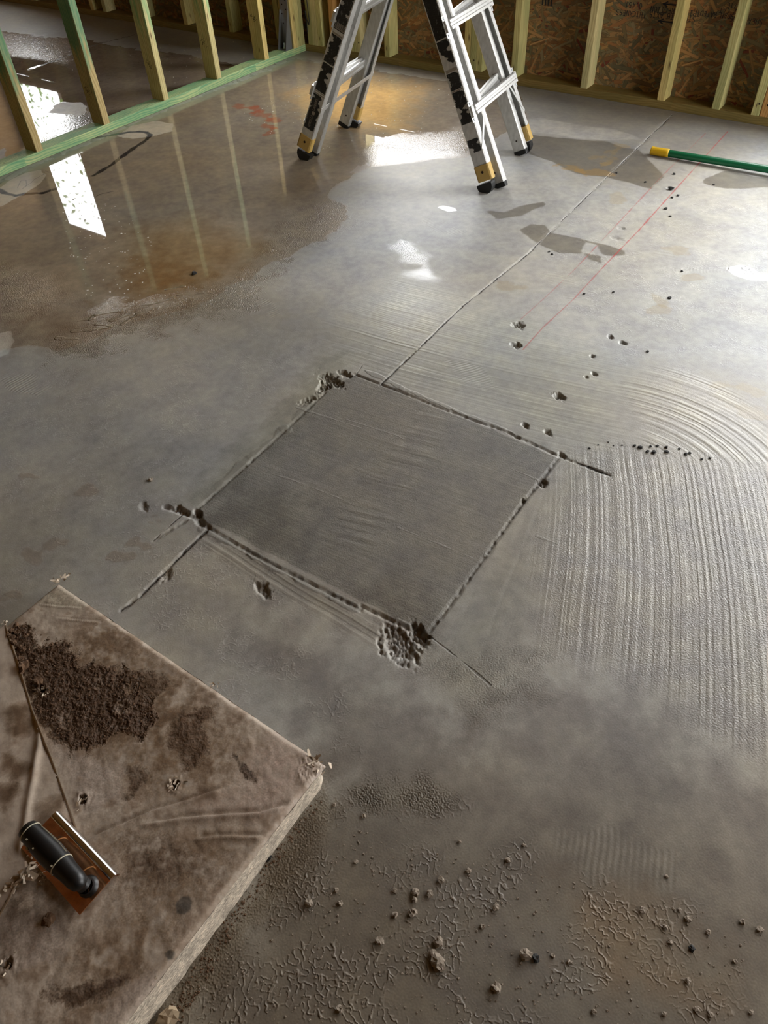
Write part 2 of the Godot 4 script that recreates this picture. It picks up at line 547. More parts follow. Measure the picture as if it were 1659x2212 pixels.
	m = mask(t, [Vector2(2.991, 2.624), Vector2(3.082, 2.587), Vector2(3.074, 2.860), Vector2(3.131, 3.110), Vector2(3.156, 3.296), Vector2(3.131, 3.362), Vector2(3.010, 3.288), Vector2(3.007, 3.132), Vector2(2.992, 2.913)], 0.04, 0.02)
	wash(t, m, Color(0.97, 0.97, 0.95), 0.48, 0.8)
	streaks(t, m, deg_to_rad(78.0), 0.22, 0.004, 8, 0.025)
	m = mask(t, [Vector2(2.386, 3.322), Vector2(2.539, 3.293), Vector2(2.759, 3.294), Vector2(2.918, 3.307), Vector2(2.930, 3.341), Vector2(2.822, 3.343), Vector2(2.638, 3.342), Vector2(2.447, 3.353)], 0.015, 0.015)
	wash(t, m, Color(0.93, 0.92, 0.90), 0.6)
	streaks(t, m, deg_to_rad(2.0), 0.7, 0.0042, 9, 0.05)
	m = mask(t, [Vector2(2.136, 2.558), Vector2(2.262, 2.510), Vector2(2.295, 2.737), Vector2(2.310, 3.036), Vector2(2.308, 3.243), Vector2(2.256, 3.256), Vector2(2.229, 3.020), Vector2(2.203, 2.794)], 0.03, 0.03)
	wash(t, m, Color(0.92, 0.92, 0.88), 0.55)
	streaks(t, m, deg_to_rad(95.0), 0.25, 0.004, 10, 0.03)
	m = mask(t, [Vector2(2.986, 3.304), Vector2(3.077, 3.271), Vector2(3.204, 3.147), Vector2(3.225, 3.250), Vector2(3.186, 3.349), Vector2(3.091, 3.364)], 0.04, 0.04)
	wash(t, m, Color(0.90, 0.89, 0.86), 0.55, 1.0, 0.9)
	streaks(t, m, deg_to_rad(100.0), 0.6, 0.006, 12, 0.05)
	# --- the repair itself: darker, sandy, screeded crosswise
	var patch := [Vector2(2.307, 3.278), Vector2(2.986, 3.260), Vector2(2.975, 2.609), Vector2(2.302, 2.588), Vector2(2.279, 2.716)]
	m = mask(t, patch, 0.003, 0.003, 4)
	wash(t, m, Color(0.79, 0.785, 0.77), 0.60, 1.0, 0.42)
	streaks(t, m, deg_to_rad(-5.0), 0.16, 0.003, 13, 0.03)
	m = mask(t, [Vector2(2.551, 2.627), Vector2(2.666, 2.616), Vector2(2.749, 3.139), Vector2(2.626, 3.176)], 0.02, 0.02)
	streaks(t, m, deg_to_rad(-14.0), 0.9, 0.0075, 14, 0.04)
	m = mask(t, [Vector2(2.342, 3.277), Vector2(2.382, 3.116), Vector2(2.514, 3.091), Vector2(2.594, 3.223), Vector2(2.519, 3.271)], 0.04, 0.04)
	wash(t, m, Color(0.86, 0.85, 0.83))
	m = mask(t, [Vector2(2.795, 3.256), Vector2(2.850, 3.172), Vector2(2.978, 3.181), Vector2(2.984, 3.257), Vector2(2.891, 3.268)], 0.04, 0.04)
	wash(t, m, Color(0.87, 0.85, 0.83))
	for e in [[Vector2(2.354, 3.067), Vector2(2.451, 3.051), Vector2(2.578, 3.040), Vector2(2.677, 3.039)], [Vector2(2.404, 2.781), Vector2(2.572, 2.762), Vector2(2.589, 2.765)], [Vector2(2.762, 3.043), Vector2(2.886, 3.033), Vector2(2.958, 3.029)], [Vector2(2.884, 2.713), Vector2(2.977, 2.715)], [Vector2(2.254, 2.813), Vector2(2.466, 2.789)], [Vector2(3.052, 2.888), Vector2(3.103, 2.884)]]:
		stroke(t, e, 0.004, Color(0.5, 0.49, 0.46), 0.5, -1.0, 0.5, 0.003)
	# rims of grout left along the cut
	stroke(t, [Vector2(2.367, 3.302), Vector2(2.516, 3.299), Vector2(2.655, 3.297), Vector2(2.759, 3.294), Vector2(2.826, 3.290)], 0.022, Color(0.42, 0.41, 0.385), 0.5, 0.7, 0.9, 0.008)
	stroke(t, [Vector2(2.914, 3.267), Vector2(2.989, 3.264), Vector2(2.989, 3.218), Vector2(2.981, 3.005), Vector2(2.977, 2.765)], 0.010, Color(0.47, 0.46, 0.43), 0.5, 0.6, 0.8, 0.004)
	stroke(t, [Vector2(2.317, 2.562), Vector2(2.461, 2.576), Vector2(2.640, 2.584), Vector2(2.803, 2.589), Vector2(2.893, 2.600)], 0.014, Color(0.50, 0.49, 0.46), 0.4, 0.6, 0.9, 0.008)
	stroke(t, [Vector2(2.284, 2.744), Vector2(2.292, 2.899), Vector2(2.283, 3.042), Vector2(2.290, 3.174)], 0.03, Color(0.44, 0.43, 0.39), 0.5, 0.7, 0.8, 0.014)
	# --- saw joint, white with laitance, and the cuts that overrun the corners
	stroke(t, [Vector2(2.345, 0.050), Vector2(2.371, 0.948), Vector2(2.396, 1.663), Vector2(2.378, 2.092), Vector2(2.387, 2.375)], 0.011, Color(0.72, 0.71, 0.69), 0.75, 0.6, 0.4, 0.004)
	stroke(t, [Vector2(2.345, 0.050), Vector2(2.371, 0.948), Vector2(2.396, 1.663), Vector2(2.378, 2.092), Vector2(2.396, 2.600)], 0.004, Color(0.2, 0.19, 0.18), 0.75, 0.8, 0.0, 0.002, 2.0)
	stroke(t, [Vector2(2.377, 3.303), Vector2(2.383, 3.411), Vector2(2.393, 3.534), Vector2(2.387, 3.581)], 0.006, Color(0.24, 0.22, 0.2), 0.8, 0.8, 0.0, 0.003, 2.2)
	stroke(t, [Vector2(2.288, 3.284), Vector2(2.291, 3.398)], 0.005, Color(0.24, 0.22, 0.2), 0.8, 0.8, 0.0, 0.003, 2.0)
	stroke(t, [Vector2(2.982, 2.605), Vector2(3.051, 2.602), Vector2(3.112, 2.603)], 0.004, Color(0.22, 0.21, 0.2), 0.8, 0.8, 0.0, 0.002, 2.0)
	stroke(t, [Vector2(2.989, 3.264), Vector2(3.083, 3.280), Vector2(3.156, 3.296)], 0.004, Color(0.3, 0.29, 0.27), 0.5, 0.8, 0.0, 0.004, 1.0)
	stroke(t, [Vector2(2.294, 2.548), Vector2(2.309, 2.609)], 0.006, Color(0.3, 0.29, 0.27), 0.5, 0.8, 0.0, 0.003, 1.0)
	# --- chalk lines, spray marks, rust
	var red := Color(0.66, 0.30, 0.29)
	stroke(t, [Vector2(2.641, 0.144), Vector2(2.657, 0.867), Vector2(2.667, 1.288), Vector2(2.667, 1.629)], 0.006, red, 0.75, -1.0, 0.0, 0.002)
	stroke(t, [Vector2(2.667, 1.629), Vector2(2.671, 1.864), Vector2(2.662, 2.078), Vector2(2.666, 2.218)], 0.005, red, 0.5, -1.0, 0.0, 0.002)
	stroke(t, [Vector2(2.561, 0.207), Vector2(2.563, 0.770), Vector2(2.580, 1.343), Vector2(2.589, 1.687)], 0.004, red, 0.45, -1.0, 0.0, 0.002)
	stroke(t, [Vector2(2.589, 1.687), Vector2(2.586, 1.898), Vector2(2.580, 2.070)], 0.004, red, 0.3, -1.0, 0.0, 0.002)
	var ink := Color(0.10, 0.10, 0.115)
	stroke(t, [Vector2(0.084, 2.309), Vector2(0.170, 2.324), Vector2(0.243, 2.314), Vector2(0.261, 2.282), Vector2(0.330, 2.233), Vector2(0.346, 2.171)], 0.028, ink, 0.7, -1.0, 0.0, 0.006)
	stroke(t, [Vector2(0.376, 1.993), Vector2(0.351, 1.870), Vector2(0.289, 1.688), Vector2(0.253, 1.555), Vector2(0.222, 1.505), Vector2(0.176, 1.490), Vector2(0.130, 1.501), Vector2(0.091, 1.535), Vector2(0.048, 1.600), Vector2(0.005, 1.663)], 0.030, ink, 0.72, -1.0, 0.0, 0.006)
	stroke(t, [Vector2(0.005, 1.663), Vector2(-0.034, 1.750), Vector2(-0.042, 1.870), Vector2(-0.027, 2.033), Vector2(0.034, 2.229), Vector2(0.084, 2.309)], 0.022, ink, 0.28, -1.0, 0.0, 0.008)
	stroke(t, [Vector2(0.177, 2.257), Vector2(0.124, 2.200), Vector2(0.137, 2.182), Vector2(0.191, 2.217), Vector2(0.206, 2.251), Vector2(0.184, 2.188), Vector2(0.165, 2.155), Vector2(0.158, 2.103), Vector2(0.128, 2.068), Vector2(0.158, 2.070)], 0.003, Color(0.18, 0.17, 0.17), 0.7)
	stroke(t, [Vector2(0.575, 2.154), Vector2(0.566, 2.116), Vector2(0.594, 2.062)], 0.004, Color(0.2, 0.19, 0.18), 0.8)
	for e in [[[Vector2(0.313, 0.986), Vector2(0.412, 0.963), Vector2(0.480, 0.985), Vector2(0.595, 1.036), Vector2(0.658, 1.057)], 0.07], [[Vector2(0.644, 1.119), Vector2(0.713, 1.134), Vector2(0.741, 1.210)], 0.05]]:
		stroke(t, e[0], e[1], Color(0.60, 0.30, 0.20), 0.42, -1.0, 0.0, 0.03)
	stroke(t, [Vector2(2.143, 0.861), Vector2(2.243, 0.869), Vector2(2.352, 0.870)], 0.05, Color(0.60, 0.46, 0.25), 0.42, -1.0, 0.0, 0.045)
	stroke(t, [Vector2(2.226, 0.727), Vector2(2.301, 0.752), Vector2(2.278, 0.528)], 0.04, Color(0.60, 0.49, 0.30), 0.32, -1.0, 0.0, 0.04)
	for e in [[Vector2(2.468, 1.021), Vector2(2.503, 1.094)], [Vector2(2.929, 1.538), Vector2(2.972, 1.526)], [Vector2(2.895, 1.716), Vector2(2.908, 1.734)], [Vector2(2.422, 1.922), Vector2(2.497, 1.890)], [Vector2(2.917, 1.790), Vector2(2.928, 1.789)], [Vector2(2.832, 1.382), Vector2(2.843, 1.361)], [Vector2(3.227, 2.084), Vector2(3.312, 2.055)], [Vector2(3.271, 2.149), Vector2(3.354, 2.163)]]:
		stroke(t, e, 0.06, Color(0.60, 0.53, 0.38), 0.3, -1.0, 0.0, 0.03)
	for e in [[Vector2(1.809, 3.414), Vector2(1.882, 3.407)], [Vector2(2.247, 3.438), Vector2(2.290, 3.416)], [Vector2(2.241, 3.360), Vector2(2.276, 3.352)], [Vector2(2.073, 3.596), Vector2(2.090, 3.585)], [Vector2(2.137, 3.690), Vector2(2.161, 3.680)], [Vector2(2.008, 3.373), Vector2(2.032, 3.365)], [Vector2(2.095, 3.543), Vector2(2.110, 3.520)], [Vector2(2.238, 3.483), Vector2(2.284, 3.459)]]:
		stroke(t, e, 0.028, Color(0.42, 0.33, 0.25), 0.22, -1.0, 0.2, 0.026)
	# --- shoe prints
	for e in [[[Vector2(2.523, 2.378), Vector2(2.663, 2.442)], 0.10, 0.5, 0.05], [[Vector2(2.116, 2.284), Vector2(2.253, 2.333)], 0.10, 0.3, 0.04], [[Vector2(2.755, 1.378), Vector2(2.922, 1.516)], 0.1, 0.2, 0.03], [[Vector2(2.530, 1.749), Vector2(2.664, 1.851)], 0.1, 0.5, 0.05], [[Vector2(2.887, 1.461), Vector2(3.019, 1.421)], 0.1, 0.15, 0.025], [[Vector2(1.691, 2.436), Vector2(1.881, 2.461)], 0.1, 0.4, 0.03], [[Vector2(1.402, 3.171), Vector2(1.528, 3.162)], 0.1, 0.4, 0.03], [[Vector2(3.435, 3.493), Vector2(3.538, 3.449)], 0.12, 0.16, 0.01], [[Vector2(1.953, 1.624), Vector2(2.072, 1.647)], 0.1, 0.3, 0.05]]:
		var a: Vector2 = e[0][0]
		var b: Vector2 = e[0][1]
		tread(t, (a + b) / 2, (b - a).angle(), maxf(0.22, a.distance_to(b)), e[1], e[2], e[3])
	# --- silt washed up along the edge of the water
	for e in [[Vector2(1.400, 2.721), Vector2(1.349, 2.784), Vector2(1.355, 2.819)], [Vector2(1.485, 2.657), Vector2(1.469, 2.705), Vector2(1.469, 2.781)], [Vector2(1.397, 2.824), Vector2(1.447, 2.807)], [Vector2(1.431, 2.541), Vector2(1.467, 2.492)], [Vector2(1.441, 2.657), Vector2(1.469, 2.627), Vector2(1.496, 2.570)], [Vector2(1.495, 2.544), Vector2(1.566, 2.488)], [Vector2(1.324, 2.844), Vector2(1.357, 2.805)], [Vector2(1.465, 2.733), Vector2(1.491, 2.679)], [Vector2(1.421, 2.785), Vector2(1.448, 2.717)], [Vector2(1.361, 2.896), Vector2(1.423, 2.845), Vector2(1.451, 2.810)], [Vector2(1.350, 2.950), Vector2(1.414, 2.917)]]:
		stroke(t, e, 0.014, Color(0.50, 0.44, 0.37), 0.5, 0.10, 2.4, 0.007)
	m = mask(t, [Vector2(1.578, 2.362), Vector2(1.628, 2.165), Vector2(1.768, 2.425), Vector2(1.686, 2.612), Vector2(1.562, 2.786), Vector2(1.521, 2.982), Vector2(1.433, 3.021), Vector2(1.410, 2.814), Vector2(1.461, 2.610)], 0.05, 0.08)
	wash(t, m, Color(0.95, 0.93, 0.9), 0.14, 1.0, 2.2)
	m = mask(t, [Vector2(0.585, 2.716), Vector2(1.010, 2.693), Vector2(1.164, 2.753), Vector2(1.165, 2.929), Vector2(1.024, 3.049)], 0.06, 0.06)
	wash(t, m, Color(0.97, 0.95, 0.93), 0.13, 1.0, 1.7)
	m = mask(t, [Vector2(1.568, 2.201), Vector2(1.463, 1.860), Vector2(1.481, 1.701), Vector2(1.586, 1.666), Vector2(1.659, 1.794), Vector2(1.658, 1.955), Vector2(1.634, 2.120)], 0.04, 0.06)
	wash(t, m, Color(0.98, 0.97, 0.95), 0.10, 1.0, 1.5)
	m = mask(t, [Vector2(0.222, 0.362), Vector2(1.274, 0.234), Vector2(1.677, 0.872), Vector2(1.592, 0.938), Vector2(1.364, 0.984), Vector2(1.262, 1.105), Vector2(1.227, 1.018)], 0.03, 0.03)
	m = mask(t, [Vector2(1.282, 1.095), Vector2(1.310, 0.904), Vector2(1.553, 0.704), Vector2(1.666, 0.677), Vector2(1.736, 0.846), Vector2(1.603, 0.996), Vector2(1.441, 1.097)], 0.03, 0.03)
	wash(t, m, Color(1.0, 1.0, 1.0), 0.08, 1.0, 0.9)
	m = mask(t, [Vector2(2.340, 1.401), Vector2(2.628, 0.995), Vector2(3.048, 0.706), Vector2(3.415, 1.594), Vector2(3.245, 1.877), Vector2(2.967, 2.047), Vector2(2.664, 1.920)], 0.08, 0.15)
	crust(t, m, 0.6)
	# --- bare slab beyond the grout film, painted darker to deepen the light falloff
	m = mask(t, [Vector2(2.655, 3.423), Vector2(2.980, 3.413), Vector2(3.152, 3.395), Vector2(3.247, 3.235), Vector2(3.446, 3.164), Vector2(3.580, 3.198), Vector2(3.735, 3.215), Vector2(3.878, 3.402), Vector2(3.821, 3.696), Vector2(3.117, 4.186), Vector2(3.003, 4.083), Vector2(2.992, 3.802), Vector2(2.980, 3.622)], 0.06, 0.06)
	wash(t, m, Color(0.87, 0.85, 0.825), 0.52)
	# --- dried cement crust towards the camera
	m = mask(t, [Vector2(3.002, 3.650), Vector2(3.216, 3.505), Vector2(3.513, 3.384), Vector2(3.705, 3.361), Vector2(3.878, 3.402), Vector2(3.821, 3.696), Vector2(3.117, 4.186), Vector2(3.003, 4.083), Vector2(2.992, 3.802)], 0.12, 0.08)
	wash(t, m, Color(0.86, 0.835, 0.80), 0.50)
	m = mask(t, [Vector2(2.998, 3.631), Vector2(3.166, 3.638), Vector2(3.359, 3.597), Vector2(3.572, 3.535), Vector2(3.674, 3.621), Vector2(3.723, 3.765), Vector2(3.117, 4.186), Vector2(3.003, 4.083), Vector2(2.992, 3.802)], 0.10, 0.12)
	crust(t, m, 1.5)
	m = mask(t, [Vector2(2.345, 3.312), Vector2(2.276, 3.429), Vector2(2.379, 3.589), Vector2(2.644, 3.610), Vector2(2.924, 3.594), Vector2(2.992, 3.430), Vector2(2.922, 3.347), Vector2(2.681, 3.361)], 0.08, 0.12)
	crust(t, m, 0.5)
	m = mask(t, [Vector2(1.470, 3.252), Vector2(1.708, 2.821), Vector2(1.945, 2.488), Vector2(2.138, 2.673), Vector2(2.252, 3.219), Vector2(2.215, 3.587), Vector2(2.170, 3.741)], 0.1, 0.12)
	crust(t, m, 0.25)
	m = mask(t, [Vector2(3.143, 3.544), Vector2(3.189, 3.523), Vector2(3.182, 3.559), Vector2(3.098, 3.625), Vector2(3.050, 3.617)], 0.02, 0.03)
	wash(t, m, Color(0.85, 0.83, 0.78), -1.0, 1.0, 2.5)
	m = mask(t, [Vector2(3.467, 3.584), Vector2(3.560, 3.510), Vector2(3.606, 3.569), Vector2(3.669, 3.554), Vector2(3.628, 3.592), Vector2(3.537, 3.631)], 0.06, 0.06)
	wash(t, m, Color(1.10, 1.03, 0.92))
	m = mask(t, [Vector2(3.016, 3.830), Vector2(3.002, 3.650), Vector2(3.043, 3.662), Vector2(3.058, 3.784), Vector2(3.050, 3.954), Vector2(3.048, 4.052), Vector2(3.020, 4.072)], 0.03, 0.03)
	wash(t, m, Color(0.84, 0.79, 0.70), 0.6, 1.0, 1.6)

# raised worms of dried cement
func crust(t: Tile, m: Array, amp: float) -> void:
	if m.is_empty(): return
	var f := field(t, 21, 0.022, 2)
	var g := field(t, 22, 0.16, 2)
	var sd: PackedFloat32Array = m[4]
	var iw: int = m[2]
	for j in int(m[3]):
		var at: int = (m[1] + j) * t.w + m[0]
		for i in iw:
			var k := sd[j * iw + i]
			if k > 0.0:
				var q := at + i
				var v := 1.0 - absf(f[q] - 127.0) / 13.0
				if v > 0.0 and g[q] > 118:
					v *= k * minf(1.0, (g[q] - 118) * 0.04)
					t.H[q] += v * amp
					var c := 1.0 + v * 0.10
					t.R[q] *= c
					t.G[q] *= c
					t.B[q] *= c

# real hollows: [centre, half length, half width, turn, depth]
func hollow(p: Vector2, e: Array, wob: FastNoiseLite) -> float:
	var d: Vector2 = p - e[0]
	if absf(d.x) > 0.12 or absf(d.y) > 0.12: return 0.0
	d = d.rotated(-e[3])
	var k := Vector2(d.x / e[1], d.y / e[2]).length() * (1.0 + 0.5 * wob.get_noise_2dv(p * 60.0))
	return e[4] * clampf((1.0 - k) * 2.2, 0.0, 1.0) * (0.7 + 0.6 * wob.get_noise_2dv(p * 160.0))

func groove(p: Vector2, a: Vector2, b: Vector2, width: float, depth: float) -> float:
	var q := Geometry2D.get_closest_point_to_segment(p, a, b)
	var d := p.distance_to(q)
	return depth * clampf((width - d) / (width * 0.6), 0.0, 1.0) if d < width else 0.0

# builds the tile as geometry; cells inside a region's polygon become that region's own mesh
func lay(t: Tile, m: Material, cell: float, regions: Array, into: Dictionary, hollows: Array, grooves: Array) -> void:
	var nx := int(t.w * t.sx / cell)
	var nz := int(t.h * t.sz / cell)
	var wx := t.w * t.sx
	var wz := t.h * t.sz
	var wob := noise(77, 1.0, 2)
	var v := PackedVector3Array()
	var uv := PackedVector2Array()
	v.resize((nx + 1) * (nz + 1))
	uv.resize(v.size())
	for j in nz + 1:
		for i in nx + 1:
			v[j * (nx + 1) + i] = Vector3(t.x0 + wx * i / nx, 0, t.z0 + wz * j / nz)
			uv[j * (nx + 1) + i] = Vector2(float(i) / nx, float(j) / nz)
	var cx := wx / nx
	var cz := wz / nz
	for e in hollows:
		var r: float = maxf(e[1], e[2]) * 1.8 + cell
		for j in range(maxi(1, int((e[0].y - r - t.z0) / cz)), mini(nz, int((e[0].y + r - t.z0) / cz) + 1)):
			for i in range(maxi(1, int((e[0].x - r - t.x0) / cx)), mini(nx, int((e[0].x + r - t.x0) / cx) + 1)):
				var q := v[j * (nx + 1) + i]
				v[j * (nx + 1) + i].y -= hollow(Vector2(q.x, q.z), e, wob)
	for e in grooves:
		var pts: Array = e[0]
		for s in pts.size() - 1:
			var lo: Vector2 = pts[s].min(pts[s + 1]) - Vector2.ONE * e[1]
			var hi: Vector2 = pts[s].max(pts[s + 1]) + Vector2.ONE * e[1]
			for j in range(maxi(1, int((lo.y - t.z0) / cz)), mini(nz, int((hi.y - t.z0) / cz) + 2)):
				for i in range(maxi(1, int((lo.x - t.x0) / cx)), mini(nx, int((hi.x - t.x0) / cx) + 2)):
					var q := v[j * (nx + 1) + i]
					var p := Vector2(q.x, q.z)
					var k: float = 0.75 + 0.7 * wob.get_noise_2dv(p * 45.0)
					v[j * (nx + 1) + i].y = minf(q.y, -groove(p, pts[s], pts[s + 1], e[1], e[2]) * maxf(0.0, k))
	var nrm := PackedVector3Array()
	nrm.resize(v.size())
	for j in nz + 1:
		for i in nx + 1:
			var a := v[j * (nx + 1) + maxi(i - 1, 0)]
			var b := v[j * (nx + 1) + mini(i + 1, nx)]
			var c := v[maxi(j - 1, 0) * (nx + 1) + i]
			var d := v[mini(j + 1, nz) * (nx + 1) + i]
			nrm[j * (nx + 1) + i] = (d - c).cross(b - a).normalized()
	# sort the cells
	var lists := {}
	var boxes := []
	for r in regions:
		var lo := Vector2(1e9, 1e9)
		var hi := -lo
		for p: Vector2 in r[1]:
			lo = lo.min(p)
			hi = hi.max(p)
		boxes.append(Rect2(lo, hi - lo))
	for j in nz:
		for i in nx:
			var p := Vector2(t.x0 + (i + 0.5) * cx, t.z0 + (j + 0.5) * cz)
			var where := "floor"
			for r in regions.size():
				if boxes[r].has_point(p) and Geometry2D.is_point_in_polygon(p, regions[r][1]):
					where = regions[r][0]
			if not lists.has(where): lists[where] = PackedInt32Array()
			var a := j * (nx + 1) + i
			var b := a + nx + 1
			lists[where].append_array([a, a + 1, b + 1, a, b + 1, b])
	for where in lists:
		var remap := PackedInt32Array()
		remap.resize(v.size())
		remap.fill(-1)
		var vv := PackedVector3Array()
		var nn := PackedVector3Array()
		var uu := PackedVector2Array()
		var ii := PackedInt32Array()
		for k in lists[where]:
			if remap[k] < 0:
				remap[k] = vv.size()
				vv.append(v[k])
				nn.append(nrm[k])
				uu.append(uv[k])
			ii.append(remap[k])
		var arr := []
		arr.resize(Mesh.ARRAY_MAX)
		arr[Mesh.ARRAY_VERTEX] = vv
		arr[Mesh.ARRAY_NORMAL] = nn
		arr[Mesh.ARRAY_TEX_UV] = uu
		arr[Mesh.ARRAY_INDEX] = ii
		if not into.has(where): into[where] = ArrayMesh.new()
		var am: ArrayMesh = into[where]
		am.add_surface_from_arrays(Mesh.PRIMITIVE_TRIANGLES, arr)
		am.surface_set_material(am.get_surface_count() - 1, m)

# ------------------------------------------------------------------ timber and sheathing
func wood_texture(seed_: int, pale: Color, deep: Color, stain: Color, stain_amount: float, knots: int, low := -1.0) -> ImageTexture:
	var w := 256
	var h := 1024
	var fine := noise(seed_, 1.0, 3)
	var big := noise(seed_ + 1, 1.0, 3)
	var r := RandomNumberGenerator.new()
	r.seed = seed_
	var kn := []
	for i in knots: kn.append([r.randf() * w, r.randf() * h, r.randf_range(5, 11)])
	var c := PackedByteArray()
	c.resize(w * h * 3)
	for y in h:
		for x in w:
			var xx := float(x)
			var dark := 0.0
			for k in kn:
				var dx: float = xx - k[0]
				var dy: float = (y - k[1]) * 0.55
				var d := sqrt(dx * dx + dy * dy)
				if d < k[2] * 4.0:
					xx += dx * exp(-d / k[2]) * 1.2
					if d < k[2]: dark = maxf(dark, 1.0 - d / k[2])
			var arch := absf(xx - 128.0 + 26.0 * big.get_noise_2d(y * 0.004, 3.0)) + 0.00012 * (y - 512) * (y - 512)
			var ring := 0.5 + 0.5 * sin(arch * 0.36 + 5.0 * big.get_noise_2d(xx * 0.012, y * 0.002))
			ring = ring * ring
			var fib := fine.get_noise_2d(xx * 0.55, y * 0.012)
			var k2 := clampf(0.15 + 0.55 * ring + 0.5 * fib, 0.0, 1.0)
			var col := pale.lerp(deep, k2)
			var s := clampf(0.5 + 1.5 * big.get_noise_2d(xx * 0.006 + 40.0, y * 0.0035), 0.0, 1.0) * stain_amount
			if low > 0.0: s = clampf((low * 1024.0 - y + 160.0 * big.get_noise_2d(xx * 0.02, y * 0.006)) / 110.0, 0.0, 1.0) * 0.9
			col = col.lerp(stain, s * (0.55 + 0.45 * k2))
			col = col.lerp(Color(0.22, 0.14, 0.08), dark * 0.8)
			var o := (y * w + x) * 3
			c[o] = int(clampf(col.r, 0, 1) * 255)
			c[o + 1] = int(clampf(col.g, 0, 1) * 255)
			c[o + 2] = int(clampf(col.b, 0, 1) * 255)
	return ImageTexture.create_from_image(Image.create_from_data(w, h, false, Image.FORMAT_RGB8, c))

func wood(tex: Texture2D, n: int, tint := Color.WHITE, rough := 0.62) -> StandardMaterial3D:
	var m := mat(tint, rough, 0.0, 0.4)
	m.albedo_texture = tex
	return tri_map(m, Vector3(5.5, 0.62, 5.5), Vector3(n * 0.371, n * 0.713, n * 0.219))

func osb_material() -> StandardMaterial3D:
	var w := 1024
	var h := 512
	var c := PackedByteArray()
	c.resize(w * h * 3)
	var r := RandomNumberGenerator.new()
	r.seed = 404
	var tones := [Color(0.56, 0.44, 0.28), Color(0.62, 0.47, 0.27), Color(0.50, 0.42, 0.27), Color(0.66, 0.50, 0.31), Color(0.46, 0.42, 0.29), Color(0.58, 0.40, 0.23), Color(0.54, 0.47, 0.33)]
	for i in w * h:
		c[i * 3] = 128
		c[i * 3 + 1] = 103
		c[i * 3 + 2] = 66
	for n in 2600:
		var col: Color = tones[r.randi() % tones.size()]
		col = col.darkened(r.randf() * 0.28)
		if n % 61 == 0: col = Color(0.42, 0.20, 0.14)
		var a := r.randfn(0.0, 0.7)
		var l := r.randf_range(18, 62)
		var b := r.randf_range(3.5, 11)
		var cx := r.randf() * w
		var cy := r.randf() * h
		var ca := cos(a)
		var sa := sin(a)
		var hx := int(absf(l * ca) + absf(b * sa)) + 1
		var hy := int(absf(l * sa) + absf(b * ca)) + 1
		for y in range(-hy, hy + 1):
			for x in range(-hx, hx + 1):
				var u := x * ca + y * sa
				var v := -x * sa + y * ca
				if absf(u) > l or absf(v) > b * (1.0 - 0.25 * absf(u) / l): continue
				var q := posmod(int(cy) + y, h) * w + posmod(int(cx) + x, w)
				var g := 1.0 + 0.10 * sin(v * 1.9 + n) + (-0.28 if absf(v) > b * 0.78 else 0.0)
				c[q * 3] = clampi(int(col.r * g * 255), 0, 255)
				c[q * 3 + 1] = clampi(int(col.g * g * 255), 0, 255)
				c[q * 3 + 2] = clampi(int(col.b * g * 255), 0, 255)
	var m := mat(Color.WHITE, 0.68, 0.0, 0.4)
	m.albedo_texture = ImageTexture.create_from_image(Image.create_from_data(w, h, false, Image.FORMAT_RGB8, c))
	return tri_map(m, Vector3(0.95, 1.9, 0.95))

var lumber_cache := {}
# a piece of lumber standing on its end: x = a, z = b, y = length
func lumber(a: float, b: float, l: float) -> ArrayMesh:
	var key := Vector3(a, b, l)
	if not lumber_cache.has(key):
		var st := begin()
		sweep(st, rrect(a, b, 0.003, 2), Vector3.ZERO, Vector3(0, l, 0), Vector3.RIGHT, Vector3.BACK)
		lumber_cache[key] = done(st)
	return lumber_cache[key]

const T := 0.038
const D := 0.089
const ROOM := 2.75

func upright(parent: Node, x: float, z: float, y0: float, y1: float, turned: bool, m: Material, called := "stud") -> MeshInstance3D:
	var o := put(lumber(T, D, snappedf(y1 - y0, 0.001)), called, m, parent, Transform3D(Basis(Vector3.UP, PI / 2 if turned else 0.0), Vector3(x, y0, z)))
	return o

# lumber lying along x or z, broad face up (flat) or on edge
func lying(parent: Node, called: String, from: Vector3, to: Vector3, wide: float, tall: float, m: Material) -> MeshInstance3D:
	var d := to - from
	var b := Basis(d.normalized().cross(Vector3.UP).normalized(), d.normalized(), Vector3.ZERO)
	b.z = b.x.cross(b.y)
	return put(lumber(wide, tall, snappedf(d.length(), 0.001)), called, m, parent, Transform3D(b, from))

func nail(parent: Node, p: Vector3, n: Vector3) -> void:
	var st := begin()
	lathe(st, [[0.0, 0.0045], [0.0008, 0.0042], [0.001, 0.0]], p, n, 10)
	put(done(st), "nail_head", M.nail, parent)

func ink(parent: Node, origin: Vector3, right: Vector3, up: Vector3, s: float, seed_: int) -> void:
	var r := RandomNumberGenerator.new()
	r.seed = seed_
	var st := begin()
	var out := right.cross(up)
	for k in 26:
		var p := Vector2(r.randf_range(-1, 1), r.randf_range(-0.55, 0.55)) * s
		var q := p + Vector2(r.randf_range(-0.22, 0.22), r.randf_range(-0.3, 0.3)) * s
		var e := (q - p).normalized().orthogonal() * s * 0.05
		var a := origin + right * (p + e).x + up * (p + e).y
		var b := origin + right * (q + e).x + up * (q + e).y
		var c := origin + right * (q - e).x + up * (q - e).y
		var d := origin + right * (p - e).x + up * (p - e).y
		quad(st, a, b, c, d, out)
	put(done(st), "ink_stamp", M.print, parent)

